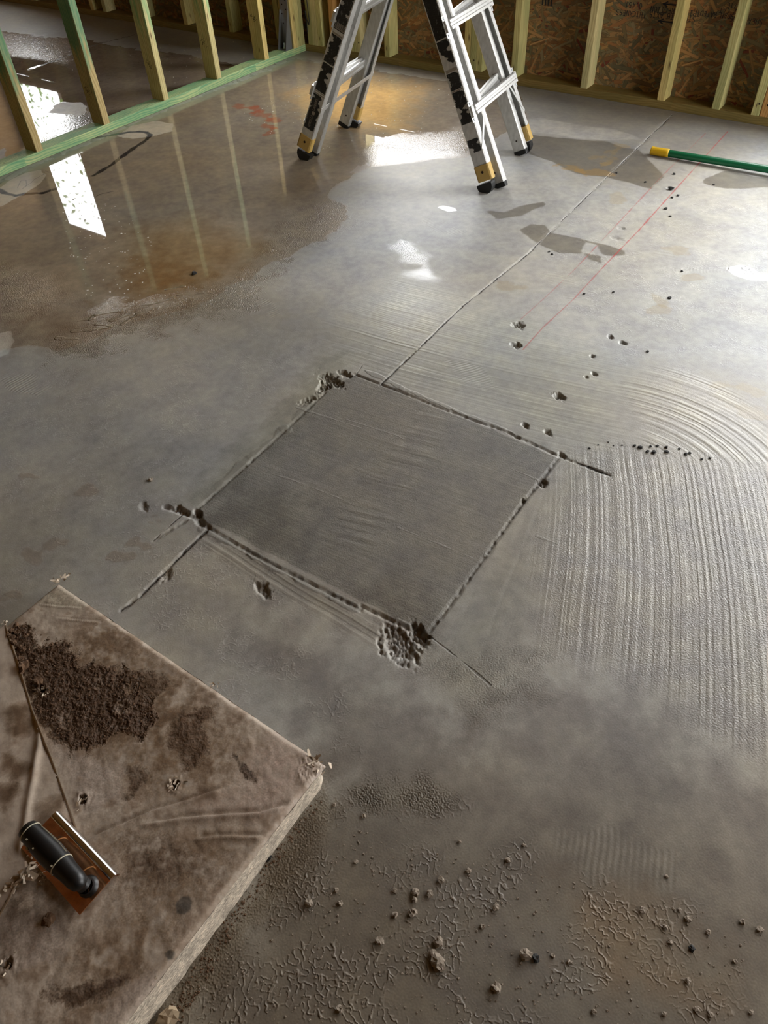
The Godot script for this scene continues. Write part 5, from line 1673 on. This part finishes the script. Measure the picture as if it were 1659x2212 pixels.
func paint_board(t: Tile, flap: bool) -> void:
	t.n1 = field(t, 61, 0.16, 4)
	t.n2 = field(t, 62, 0.05, 4)
	t.n3 = field(t, 63, 0.004, 3)
	var n4 := field(t, 64, 0.014, 4)
	var n5 := field(t, 65, 0.03, 3)
	var n := t.w * t.h
	var base_c := Color(0.66, 0.605, 0.545)
	for i in n:
		var a := (t.n1[i] - 127) * 0.0079
		var b := (t.n2[i] - 127) * 0.0079
		var c := (t.n3[i] - 127) * 0.0079
		var d := (n4[i] - 127) * 0.0079
		var k := 1.0 + 0.10 * b + 0.05 * c + 0.06 * a
		# thin brown wash in drifts
		var w := clampf((0.55 * a + 0.75 * b + 0.22 * d + (0.0 if not flap else -0.30)) * 2.0, 0.0, 1.0) * (0.6 if not flap else 0.45)
		t.R[i] = lerpf(base_c.r * k, 0.36, w)
		t.G[i] = lerpf(base_c.g * k, 0.28, w)
		t.B[i] = lerpf(base_c.b * k, 0.21, w)
		t.Q[i] = 0.42 + 0.25 * w + 0.05 * c
		t.H[i] = 0.12 * d + 0.06 * c + 0.3 * b + w * 0.15
	var m: Array
	if flap:
		for p in [[Vector2(2.435, 3.873), Vector2(2.457, 3.847), Vector2(2.521, 3.884), Vector2(2.500, 3.909)], [Vector2(2.645, 3.956), Vector2(2.671, 3.928), Vector2(2.694, 3.951), Vector2(2.671, 3.972)], [Vector2(2.555, 3.977), Vector2(2.590, 3.964), Vector2(2.604, 3.993), Vector2(2.598, 4.007)], [Vector2(2.509, 3.935), Vector2(2.567, 3.928), Vector2(2.575, 3.953), Vector2(2.536, 3.959)]]:
			m = mask(t, p, 0.012, 0.012)
			wash(t, m, Color(0.62, 0.55, 0.48), 0.5)
		return
	# ragged brown wash over the middle
	m = mask(t, [Vector2(2.376, 3.689), Vector2(2.442, 3.627), Vector2(2.637, 3.621), Vector2(2.700, 3.628), Vector2(2.744, 3.661), Vector2(2.877, 3.679), Vector2(2.870, 3.724), Vector2(2.873, 3.779), Vector2(2.835, 3.813), Vector2(2.788, 3.862), Vector2(2.728, 3.846), Vector2(2.636, 3.859), Vector2(2.541, 3.870), Vector2(2.437, 3.824), Vector2(2.425, 3.733)], 0.03, 0.05)
	stain(t, m, Color(0.36, 0.275, 0.19), 0.75, n4, 0.3)
	m = mask(t, [Vector2(2.751, 3.936), Vector2(2.870, 3.847), Vector2(2.964, 3.776), Vector2(2.997, 3.793), Vector2(2.997, 3.846), Vector2(2.991, 3.922), Vector2(3.000, 3.982), Vector2(2.999, 4.045), Vector2(2.981, 4.112), Vector2(2.909, 4.161), Vector2(2.912, 4.099), Vector2(2.858, 4.086), Vector2(2.883, 3.981), Vector2(2.820, 3.951)], 0.03, 0.05)
	stain(t, m, Color(0.36, 0.28, 0.20), 0.7, n4, 0.28)
	m = mask(t, [Vector2(2.718, 4.094), Vector2(2.748, 4.059), Vector2(2.812, 4.050), Vector2(2.826, 4.068), Vector2(2.774, 4.097), Vector2(2.768, 4.128)], 0.02, 0.03)
	stain(t, m, Color(0.20, 0.145, 0.10), 0.7, n4, 0.2)
	# thick soil
	m = mask(t, [Vector2(2.275, 3.761), Vector2(2.294, 3.743), Vector2(2.329, 3.744), Vector2(2.357, 3.760), Vector2(2.374, 3.743), Vector2(2.403, 3.716), Vector2(2.452, 3.727), Vector2(2.478, 3.740), Vector2(2.509, 3.706), Vector2(2.554, 3.703), Vector2(2.587, 3.681), Vector2(2.605, 3.702), Vector2(2.595, 3.719), Vector2(2.660, 3.717), Vector2(2.698, 3.732), Vector2(2.691, 3.775), Vector2(2.669, 3.785), Vector2(2.648, 3.804), Vector2(2.639, 3.834), Vector2(2.636, 3.854), Vector2(2.595, 3.867), Vector2(2.538, 3.868), Vector2(2.491, 3.860), Vector2(2.433, 3.826), Vector2(2.363, 3.808)], 0.006, 0.016)
	stain(t, m, Color(0.265, 0.185, 0.115), 0.95, n4, 0.0, 2.4)
	m = mask(t, [Vector2(2.587, 3.681), Vector2(2.631, 3.668), Vector2(2.660, 3.665), Vector2(2.654, 3.701), Vector2(2.641, 3.719), Vector2(2.595, 3.719)], 0.006, 0.014)
	stain(t, m, Color(0.27, 0.195, 0.125), 0.8, n4, 0.1, 1.0)
	m = mask(t, [Vector2(2.711, 3.703), Vector2(2.737, 3.666), Vector2(2.759, 3.661), Vector2(2.776, 3.699), Vector2(2.810, 3.719), Vector2(2.831, 3.755), Vector2(2.810, 3.769), Vector2(2.776, 3.756), Vector2(2.749, 3.760)], 0.006, 0.016)
	stain(t, m, Color(0.28, 0.20, 0.13), 0.85, n4, 0.1, 1.0)
	m = mask(t, [Vector2(2.720, 3.829), Vector2(2.759, 3.817), Vector2(2.777, 3.843), Vector2(2.759, 3.864)], 0.006, 0.016)
	stain(t, m, Color(0.25, 0.18, 0.12), 0.7, n4, 0.1, 0.8)
	m = mask(t, [Vector2(2.860, 3.704), Vector2(2.888, 3.708), Vector2(2.926, 3.713), Vector2(2.927, 3.719), Vector2(2.906, 3.722), Vector2(2.874, 3.713)], 0.003, 0.006)
	stain(t, m, Color(0.17, 0.12, 0.075), 0.9, n4, 0.0, 0.8)
	m = mask(t, [Vector2(2.879, 4.131), Vector2(2.916, 4.103), Vector2(2.948, 4.062), Vector2(2.970, 4.035), Vector2(2.975, 4.035), Vector2(2.960, 4.072), Vector2(2.933, 4.109), Vector2(2.903, 4.135)], 0.006, 0.014)
	stain(t, m, Color(0.21, 0.14, 0.085), 0.85, n4, 0.1, 0.6)
	m = mask(t, [Vector2(2.822, 3.919), Vector2(2.899, 3.875), Vector2(2.953, 3.883), Vector2(2.913, 3.933), Vector2(2.850, 3.953)], 0.02, 0.04)
	stain(t, m, Color(0.22, 0.155, 0.105), 0.7, n4, 0.25, 0.6)
	# pale scuffs and clean islands
	for p in [[Vector2(2.528, 3.742), Vector2(2.543, 3.724), Vector2(2.560, 3.724), Vector2(2.550, 3.741), Vector2(2.549, 3.749)], [Vector2(2.520, 3.841), Vector2(2.536, 3.825), Vector2(2.553, 3.838), Vector2(2.537, 3.849)], [Vector2(2.601, 3.756), Vector2(2.614, 3.743), Vector2(2.630, 3.747), Vector2(2.632, 3.761), Vector2(2.616, 3.767)], [Vector2(2.551, 3.873), Vector2(2.636, 3.854), Vector2(2.714, 3.833), Vector2(2.753, 3.877), Vector2(2.720, 3.928), Vector2(2.672, 3.906), Vector2(2.627, 3.892)], [Vector2(2.743, 4.111), Vector2(2.791, 4.065), Vector2(2.851, 4.058), Vector2(2.860, 4.088), Vector2(2.831, 4.130), Vector2(2.791, 4.145)], [Vector2(2.972, 4.052), Vector2(2.990, 4.021), Vector2(3.008, 4.021), Vector2(3.010, 4.086), Vector2(2.976, 4.115)]]:
		m = mask(t, p, 0.008, 0.012)
		stain(t, m, Color(0.60, 0.545, 0.50), 0.75, n4, 0.2)
	m = mask(t, [Vector2(2.882, 3.685), Vector2(2.901, 3.635), Vector2(2.946, 3.632), Vector2(2.990, 3.635), Vector2(2.996, 3.666), Vector2(2.993, 3.732), Vector2(2.982, 3.755), Vector2(2.874, 3.804), Vector2(2.924, 3.732)], 0.03, 0.03)
	stain(t, m, Color(0.60, 0.52, 0.47), 0.8, n4, 0.2)
	m = mask(t, [Vector2(2.267, 3.630), Vector2(2.362, 3.636), Vector2(2.334, 3.661), Vector2(2.282, 3.689), Vector2(2.258, 3.691)], 0.02, 0.01)
	stain(t, m, Color(0.60, 0.56, 0.49), 0.9, n4, 0.0)
	# two round grey spots of cement water
	for p in [[Vector2(2.952, 3.937), Vector2(2.953, 3.926), Vector2(2.962, 3.919), Vector2(2.972, 3.922), Vector2(2.978, 3.933), Vector2(2.975, 3.942), Vector2(2.964, 3.947), Vector2(2.957, 3.943)], [Vector2(2.990, 3.996), Vector2(2.993, 3.988), Vector2(3.001, 3.987), Vector2(3.004, 3.994), Vector2(3.000, 4.000)]]:
		m = mask(t, p, 0.0015, 0.001)
		stain(t, m, Color(0.30, 0.27, 0.235), 0.9, n4, 0.0)

func stain(t: Tile, m: Array, c: Color, amount: float, n4: PackedByteArray, holes: float, lift := 0.0) -> void:
	if m.is_empty(): return
	var sd: PackedFloat32Array = m[4]
	var iw: int = m[2]
	for j in int(m[3]):
		var at: int = (m[1] + j) * t.w + m[0]
		for i in iw:
			var k := sd[j * iw + i]
			if k > 0.0:
				var q := at + i
				var g := (n4[q] - 127) * 0.0079
				k *= amount * clampf(1.25 - holes * 2.2 + (g * 0.7 + (t.n2[q] - 127) * 0.0125) * (0.3 + holes), 0.0, 1.0) if holes > 0.0 else amount
				var v := 1.0 + 0.22 * g + (t.n3[q] - 127) * 0.0016
				t.R[q] += (c.r * v - t.R[q]) * k
				t.G[q] += (c.g * v - t.G[q]) * k
				t.B[q] += (c.b * v - t.B[q]) * k
				t.Q[q] += (0.75 - t.Q[q]) * k * 0.7
				t.H[q] += k * lift * (0.4 + 0.9 * g + (t.n3[q] - 127) * 0.002 + (t.n2[q] - 127) * 0.010)

# ------------------------------------------------------------------ the hand edger
func build_edger() -> void:
	var a := Vector3(2.688, 0, 3.952)
	var b := Vector3(2.850, 0, 3.963)
	var x := (b - a).normalized()
	var ed := base("edger", Vector3((a + b).x / 2, BT + 0.004, (a + b).z / 2))
	# rests on its turned-down lip, so the plate slopes towards the near side
	var z0 := x.cross(Vector3.UP)
	ed.basis = Basis(x, Vector3.UP, z0) * Basis(Vector3.RIGHT, deg_to_rad(8.0))
	ed.position.y += 0.0135
	tag(ed, "steel hand edger with a copper-brown reflection painted on its blade and a fat black rubber handle, lying on the soiled board", "trowel")
	var reflection_steel := mat(Color.WHITE, 0.07, 0.9)  # steel blade; the copper-brown tint paints in the wooden ceiling it mirrors
	var bw := 256
	var bc := PackedByteArray()
	bc.resize(bw * bw * 3)
	var bn := noise(93, 1.0, 4)
	for yy in bw:
		for xx in bw:
			var s := 0.5 + 0.5 * bn.get_noise_2d(xx * 0.02 + yy * 0.006, yy * 0.03)
			var k := 0.80 + 0.25 * s + 0.06 * bn.get_noise_2d(xx * 0.3, yy * 0.02)
			bc[(yy * bw + xx) * 3] = clampi(int(0.92 * k * 255), 0, 255)
			bc[(yy * bw + xx) * 3 + 1] = clampi(int(0.66 * k * 255), 0, 255)
			bc[(yy * bw + xx) * 3 + 2] = clampi(int((0.44 + 0.05 * s) * k * 255), 0, 255)
	reflection_steel.albedo_texture = ImageTexture.create_from_image(Image.create_from_data(bw, bw, false, Image.FORMAT_RGB8, bc))
	tri_map(reflection_steel, Vector3(7, 7, 7), Vector3(0.2, 0.3, 0.1))
	var l := a.distance_to(b)
	# plate with a rounded lip along its far edge, as one bent sheet
	var pr := PackedVector2Array([Vector2(0.074, 0.0), Vector2(0.010, 0.0)])
	var under := PackedVector2Array()
	for k in 7:
		var t := PI / 2 * k / 6.0
		pr.append(Vector2(0.010 - sin(t) * 0.010, -0.010 + cos(t) * 0.010))
		under.append(Vector2(0.010 - sin(t) * 0.0082, -0.010 + cos(t) * 0.0082))
	pr.append(Vector2(0.0, -0.013))
	under.append(Vector2(0.0018, -0.013))
	under.reverse()
	pr.append_array(under)
	pr.append(Vector2(0.074, -0.0018))
	var st := begin()
	sweep(st, pr, Vector3(-l / 2, 0, 0), Vector3(l / 2, 0, 0), Vector3.BACK, Vector3.UP)
	put(done(st), "blade", reflection_steel, ed)
	# bright untinted steel along the bend
	st = begin()
	var lip := PackedVector2Array()
	for k in 9:
		var t := deg_to_rad(-18.0 + 120.0 * k / 8.0)
		lip.append(Vector2(0.010 - sin(t) * 0.0106, -0.010 + cos(t) * 0.0106))
	lip.append(Vector2(0.010, -0.010))
	sweep(st, lip, Vector3(-l / 2, 0, 0), Vector3(l / 2, 0, 0), Vector3.BACK, Vector3.UP, true)
	put(done(st), "rolled_edge", mat(Color(0.86, 0.85, 0.84), 0.16, 1.0), ed)
	# handle: a soft bellied grip on a short neck at one end
	var rub := mat(Color(0.018, 0.019, 0.021), 0.42)
	rub.clearcoat_enabled = false
	var p0 := Vector3(-0.060, 0.046, 0.042)
	var p1 := Vector3(0.068, 0.040, 0.040)
	var d := (p1 - p0).normalized()
	var n := p0.distance_to(p1)
	st = begin()
	lathe(st, [[-0.010, 0.0], [-0.010, 0.011], [-0.007, 0.0155], [0.0, 0.0172], [0.012, 0.0178], [0.035, 0.0195], [0.055, 0.020], [0.078, 0.0186], [n - 0.030, 0.0160], [n - 0.010, 0.0150], [n, 0.0125], [n + 0.006, 0.006], [n + 0.007, 0.0]], p0, d, 32, 1.0)
	var grip := put(done(st), "handle", rub, ed)
	st = begin()
	var neck := PackedVector3Array([Vector3(0.056, 0.034, 0.040), Vector3(0.064, 0.020, 0.040), Vector3(0.060, 0.004, 0.040)])
	tube(st, neck, 0.0125, 16)
	lathe(st, [[0.0, 0.017], [0.003, 0.016], [0.006, 0.012]], Vector3(0.060, 0.0002, 0.040), Vector3.UP, 20)
	put(done(st), "neck", rub, ed)
	var cream := mat(Color(0.66, 0.63, 0.55), 0.6)
	for e in [[0.002, 0.0176], [0.082, 0.0186]]:
		st = begin()
		lathe(st, [[-0.0008, e[1] - 0.002], [-0.0008, e[1] + 0.0003], [0.0008, e[1] + 0.0003], [0.0008, e[1] - 0.002]], p0 + d * e[0], d, 32)
		put(done(st), "grip_ring", cream, grip)
	# pale scuffed seam and specks of cement
	st = begin()
	var r := RandomNumberGenerator.new()
	r.seed = 6
	var ax := Vector3.UP
	for k in 26:
		var u := 0.012 + k * 0.0025
		var rad := 0.0180 + 0.0022 * sin(clampf(u / 0.09, 0, 1) * PI)
		var dirn := (Vector3(0, 0.35, -0.94)).normalized()
		block(st, p0 + d * u + dirn * rad, Vector3(0.0016 + r.randf() * 0.0012, 0.0008, 0.0014), 0.0003)
	for k in 9:
		var u := r.randf_range(0.012, 0.09)
		var an := r.randf_range(0.1, 1.1)
		var dirn := Vector3(0, sin(an), cos(an) * 0.6).normalized()
		block(st, p0 + d * u + dirn * 0.0192, Vector3(1, 1, 1) * r.randf_range(0.001, 0.003), 0.0003)
	tag(put(done(st), "cement_specks", cream, grip), "", "", "", "stuff")

# ------------------------------------------------------------------ crumbs of concrete and soil
func build_crumbs() -> void:
	var shapes := []
	for k in 5: shapes.append(lump(900 + k, [0.75, 0.6, 0.85, 0.5, 0.7][k]))
	var grey := mat(Color(0.50, 0.455, 0.40), 0.9)
	var dark := mat(Color(0.10, 0.095, 0.085), 0.8)
	var soil := mat(Color(0.33, 0.24, 0.16), 0.95)
	var pale := mat(Color(0.80, 0.78, 0.74), 0.6)
	var tan_ := mat(Color(0.60, 0.53, 0.43), 0.85)
	var list := [Vector2(3.109, 3.812), Vector2(3.134, 3.771), Vector2(3.151, 3.783), Vector2(3.213, 3.717), Vector2(3.243, 3.701), Vector2(3.248, 3.711), Vector2(3.256, 3.729), Vector2(3.234, 3.747), Vector2(3.235, 3.792), Vector2(3.312, 3.741), Vector2(3.362, 3.647), Vector2(3.358, 3.683), Vector2(3.343, 3.572), Vector2(3.268, 3.661), Vector2(3.297, 3.623), Vector2(3.432, 3.680), Vector2(3.447, 3.675), Vector2(3.416, 3.744), Vector2(3.556, 3.519), Vector2(3.619, 3.492), Vector2(3.594, 3.523), Vector2(3.651, 3.492), Vector2(3.690, 3.448), Vector2(3.715, 3.444), Vector2(3.638, 3.528), Vector2(3.648, 3.574), Vector2(3.697, 3.509), Vector2(3.569, 3.449), Vector2(3.672, 3.603), Vector2(3.689, 3.597), Vector2(3.634, 3.634), Vector2(3.238, 3.899), Vector2(3.608, 3.539), Vector2(3.263, 3.689), Vector2(3.354, 3.535), Vector2(3.261, 3.591), Vector2(3.044, 3.661), Vector2(3.099, 3.647), Vector2(3.134, 3.717), Vector2(3.325, 3.764), Vector2(3.315, 3.761), Vector2(3.332, 3.769), Vector2(3.491, 3.651), Vector2(3.549, 3.689), Vector2(3.604, 3.486), Vector2(3.736, 3.561), Vector2(3.467, 3.657)]
	var sizes := [15, 9, 9, 9, 14, 10, 15, 10, 14, 17, 12, 9, 10, 12, 10, 20, 13, 16, 12, 11, 9, 9, 9, 11, 10, 10, 8, 7, 9, 9, 8, 12, 8, 12, 7, 7, 8, 8, 8, 22, 16, 18, 8, 8, 7, 8, 7]
	var special := {15: "biggest broken crumb in the middle of the front slab, beside a smaller one", 16: "dark crumb just right of the biggest broken crumb at the front", 17: "squarish lone crumb nearest the bottom of the photo, middle of the slab", 39: "upper left lump of the three-part clump of concrete at the front", 40: "upper right lump of the three-part clump of concrete at the front", 41: "lowest lump of the three-part clump of concrete at the front", 9: "round crumb just above the three-part clump of concrete", 6: "lowest crumb of the short upright row of three, right of the board", 4: "topmost crumb of the short upright row of three, right of the board", 18: "lone crumb at the right of the front slab, right of the faint shoe print", 8: "dark-edged crumb left of the three-part clump, on the crusted cement"}
	for i in list.size():
		var s: float = sizes[i] * 0.00092
		crumb(shapes[i % 5], "concrete_crumb", list[i], s, 0.0, dark if i in [16, 24] else grey, special.get(i, "small rough crumb of concrete lying loose on the slab towards the camera"), "loose concrete crumbs at the front", i)
	# dark bits by the chalk lines and along the float mark
	var bits := [Vector2(2.640, 0.882), Vector2(2.687, 0.927), Vector2(2.673, 0.957), Vector2(2.688, 1.067), Vector2(2.726, 1.122), Vector2(2.600, 0.732), Vector2(2.527, 0.866), Vector2(2.388, 0.834), Vector2(2.774, 0.757), Vector2(2.909, 1.511), Vector2(2.765, 1.762), Vector2(2.936, 1.704), Vector2(2.474, 1.626), Vector2(2.456, 1.612), Vector2(2.989, 2.034), Vector2(2.687, 1.821)]
	for i in bits.size():
		crumb(shapes[i % 5], "dark_crumb", bits[i], [0.022, 0.012, 0.010, 0.014, 0.010, 0.012, 0.010, 0.009, 0.009, 0.009, 0.009, 0.012, 0.009, 0.008, 0.009, 0.008][i], 0.0, dark, "small dark crumb near the red chalk lines", "dark crumbs by the chalk lines", i)
	var row := [Vector2(3.026, 2.536), Vector2(3.039, 2.510), Vector2(3.057, 2.486), Vector2(3.120, 2.463), Vector2(3.135, 2.463), Vector2(3.156, 2.444), Vector2(3.170, 2.433), Vector2(3.191, 2.426), Vector2(3.198, 2.443), Vector2(3.172, 2.462), Vector2(3.157, 2.468), Vector2(3.222, 2.414), Vector2(3.243, 2.426), Vector2(3.250, 2.416), Vector2(3.283, 2.422), Vector2(3.299, 2.408), Vector2(3.074, 2.492), Vector2(3.092, 2.478)]
	for i in row.size():
		crumb(shapes[i % 5], "grout_crumb", row[i], [0.006, 0.005, 0.004, 0.008, 0.012, 0.007, 0.008, 0.009, 0.011, 0.012, 0.009, 0.007, 0.009, 0.008, 0.007, 0.007, 0.004, 0.004][i], 0.0, dark, "dark grout crumb in the row along the float marks right of the patch", "grout crumbs along the float marks", i)
	# single ones
	crumb(shapes[1], "pebble", [Vector2(1.437, 2.407)][0], 0.020, 0.0, dark, "dark pebble standing in the near end of the wide puddle", "", 1, "stone")
	crumb(shapes[2], "pebble", [Vector2(2.126, 3.253)][0], 0.012, 0.0, grey, "grey pebble left of the patch's left corner", "", 2, "stone")
	crumb(shapes[3], "plaster_lump", [Vector2(3.036, 4.052)][0], 0.030, 0.0, tan_, "pale lump of concrete by the board's edge at the bottom of the photo", "", 3, "stone")
	crumb(shapes[0], "black_chip", [Vector2(3.005, 3.796)][0], 0.014, 0.0, dark, "black chip tucked under the board's right edge", "", 4, "stone")
	crumb(shapes[4], "twig_chip", [Vector2(2.809, 4.068)][0], 0.020, BT, soil, "brown lump on the board below the edger", "", 5, "soil clod")
	# clods in the soil heap on the board
	var clods := [Vector2(2.322, 3.782), Vector2(2.367, 3.798), Vector2(2.387, 3.805), Vector2(2.308, 3.775), Vector2(2.291, 3.767), Vector2(2.288, 3.752), Vector2(2.327, 3.757), Vector2(2.394, 3.816), Vector2(2.440, 3.811), Vector2(2.340, 3.781), Vector2(2.352, 3.781), Vector2(2.304, 3.762), Vector2(2.395, 3.734), Vector2(2.423, 3.817), Vector2(2.390, 3.741), Vector2(2.298, 3.776)]
	for i in clods.size():
		crumb(shapes[i % 5], "soil_clod", clods[i], [0.014, 0.013, 0.022, 0.012, 0.012, 0.012, 0.011, 0.010, 0.018, 0.010, 0.012, 0.012, 0.006, 0.007, 0.009, 0.010][i], BT + 0.001, soil, "brown soil clod in the heap at the board's left corner", "soil clods on the board", i, "soil clod")
	# grit too small to count
	grit(shapes[1], "grit", grey, 1500, [Vector2(2.999, 3.712), Vector2(3.278, 3.608), Vector2(3.725, 3.431), Vector2(3.690, 3.668), Vector2(3.040, 4.117), Vector2(3.015, 3.874)], 0.0012, 0.004, 0.0, 31, "fine concrete grit strewn over the front of the slab")
	grit(shapes[0], "board_soil", soil, 900, [Vector2(2.275, 3.761), Vector2(2.294, 3.743), Vector2(2.329, 3.744), Vector2(2.405, 3.717), Vector2(2.478, 3.740), Vector2(2.591, 3.684), Vector2(2.698, 3.732), Vector2(2.639, 3.834), Vector2(2.595, 3.867), Vector2(2.491, 3.860), Vector2(2.366, 3.805)], 0.0012, 0.005, BT, 32, "loose crumbs of brown soil on the board")
	grit(shapes[2], "edge_dirt", soil, 500, [Vector2(3.002, 3.650), Vector2(3.024, 3.665), Vector2(3.028, 3.796), Vector2(3.041, 3.945), Vector2(3.056, 4.059), Vector2(3.026, 4.068), Vector2(3.012, 3.925)], 0.001, 0.004, 0.0, 33, "soil and grit scattered along the board's right edge")
	grit(shapes[3], "white_flecks", pale, 160, [Vector2(0.243, 0.302), Vector2(1.190, 0.191), Vector2(1.584, 0.756), Vector2(1.138, 1.264), Vector2(0.445, 1.152)], 0.0025, 0.006, 0.0, 34, "white flecks scattered on the wet floor under the ladder")
	grit(shapes[3], "puddle_flecks", pale, 110, [Vector2(0.451, 2.236), Vector2(0.593, 2.101), Vector2(1.103, 2.302), Vector2(1.404, 2.644), Vector2(1.273, 2.759), Vector2(0.937, 2.573)], 0.003, 0.007, 0.0, 35, "white flecks floating in the near left of the wide puddle")
	grit(shapes[3], "room_flecks", pale, 45, [Vector2(-1.654, 0.927), Vector2(-1.020, 0.502), Vector2(-0.765, -0.232), Vector2(-0.135, 0.286), Vector2(-0.198, 0.996), Vector2(-1.166, 1.010)], 0.004, 0.010, 0.0, 36, "white flecks on the floor of the room beyond the studs")

func crumb(mesh: Mesh, called: String, p: Vector2, s: float, y: float, m: Material, label: String, group: String, k: int, cat := "concrete crumb") -> void:
	var t := Transform3D(Basis(Vector3.UP, k * 1.7).scaled(Vector3(s, s * 0.8, s)), Vector3(p.x, y + s * 0.20, p.y))
	tag(put(mesh, called, m, null, t), label, cat, group)

func grit(mesh: Mesh, called: String, m: Material, n: int, area: Array, s0: float, s1: float, y: float, seed_: int, label: String) -> void:
	var r := RandomNumberGenerator.new()
	r.seed = seed_
	var poly := PackedVector2Array(area)
	var lo := Vector2(1e9, 1e9)
	var hi := -lo
	for p in poly:
		lo = lo.min(p)
		hi = hi.max(p)
	var where := []
	var tries := 0
	while where.size() < n and tries < n * 40:
		tries += 1
		var p := Vector2(r.randf_range(lo.x, hi.x), r.randf_range(lo.y, hi.y))
		if not Geometry2D.is_point_in_polygon(p, poly): continue
		if y == 0.0 and p.x < 3.01 and p.x > 2.26 and p.y > 3.627: continue
		var s := s0 + (s1 - s0) * pow(r.randf(), 2.5)
		where.append(Transform3D(Basis(Vector3.UP, r.randf() * TAU).scaled(Vector3(s, s * 0.7, s)), Vector3(p.x, y + s * 0.15, p.y)))
	var mm := MultiMesh.new()
	mm.transform_format = MultiMesh.TRANSFORM_3D
	mm.mesh = mesh
	mm.instance_count = where.size()
	for i in where.size(): mm.set_instance_transform(i, where[i])
	var o := MultiMeshInstance3D.new()
	o.name = numbered(called)
	o.multimesh = mm
	o.material_override = m
	add_child(o, true)
	tag(o, label, "grit", "", "stuff")
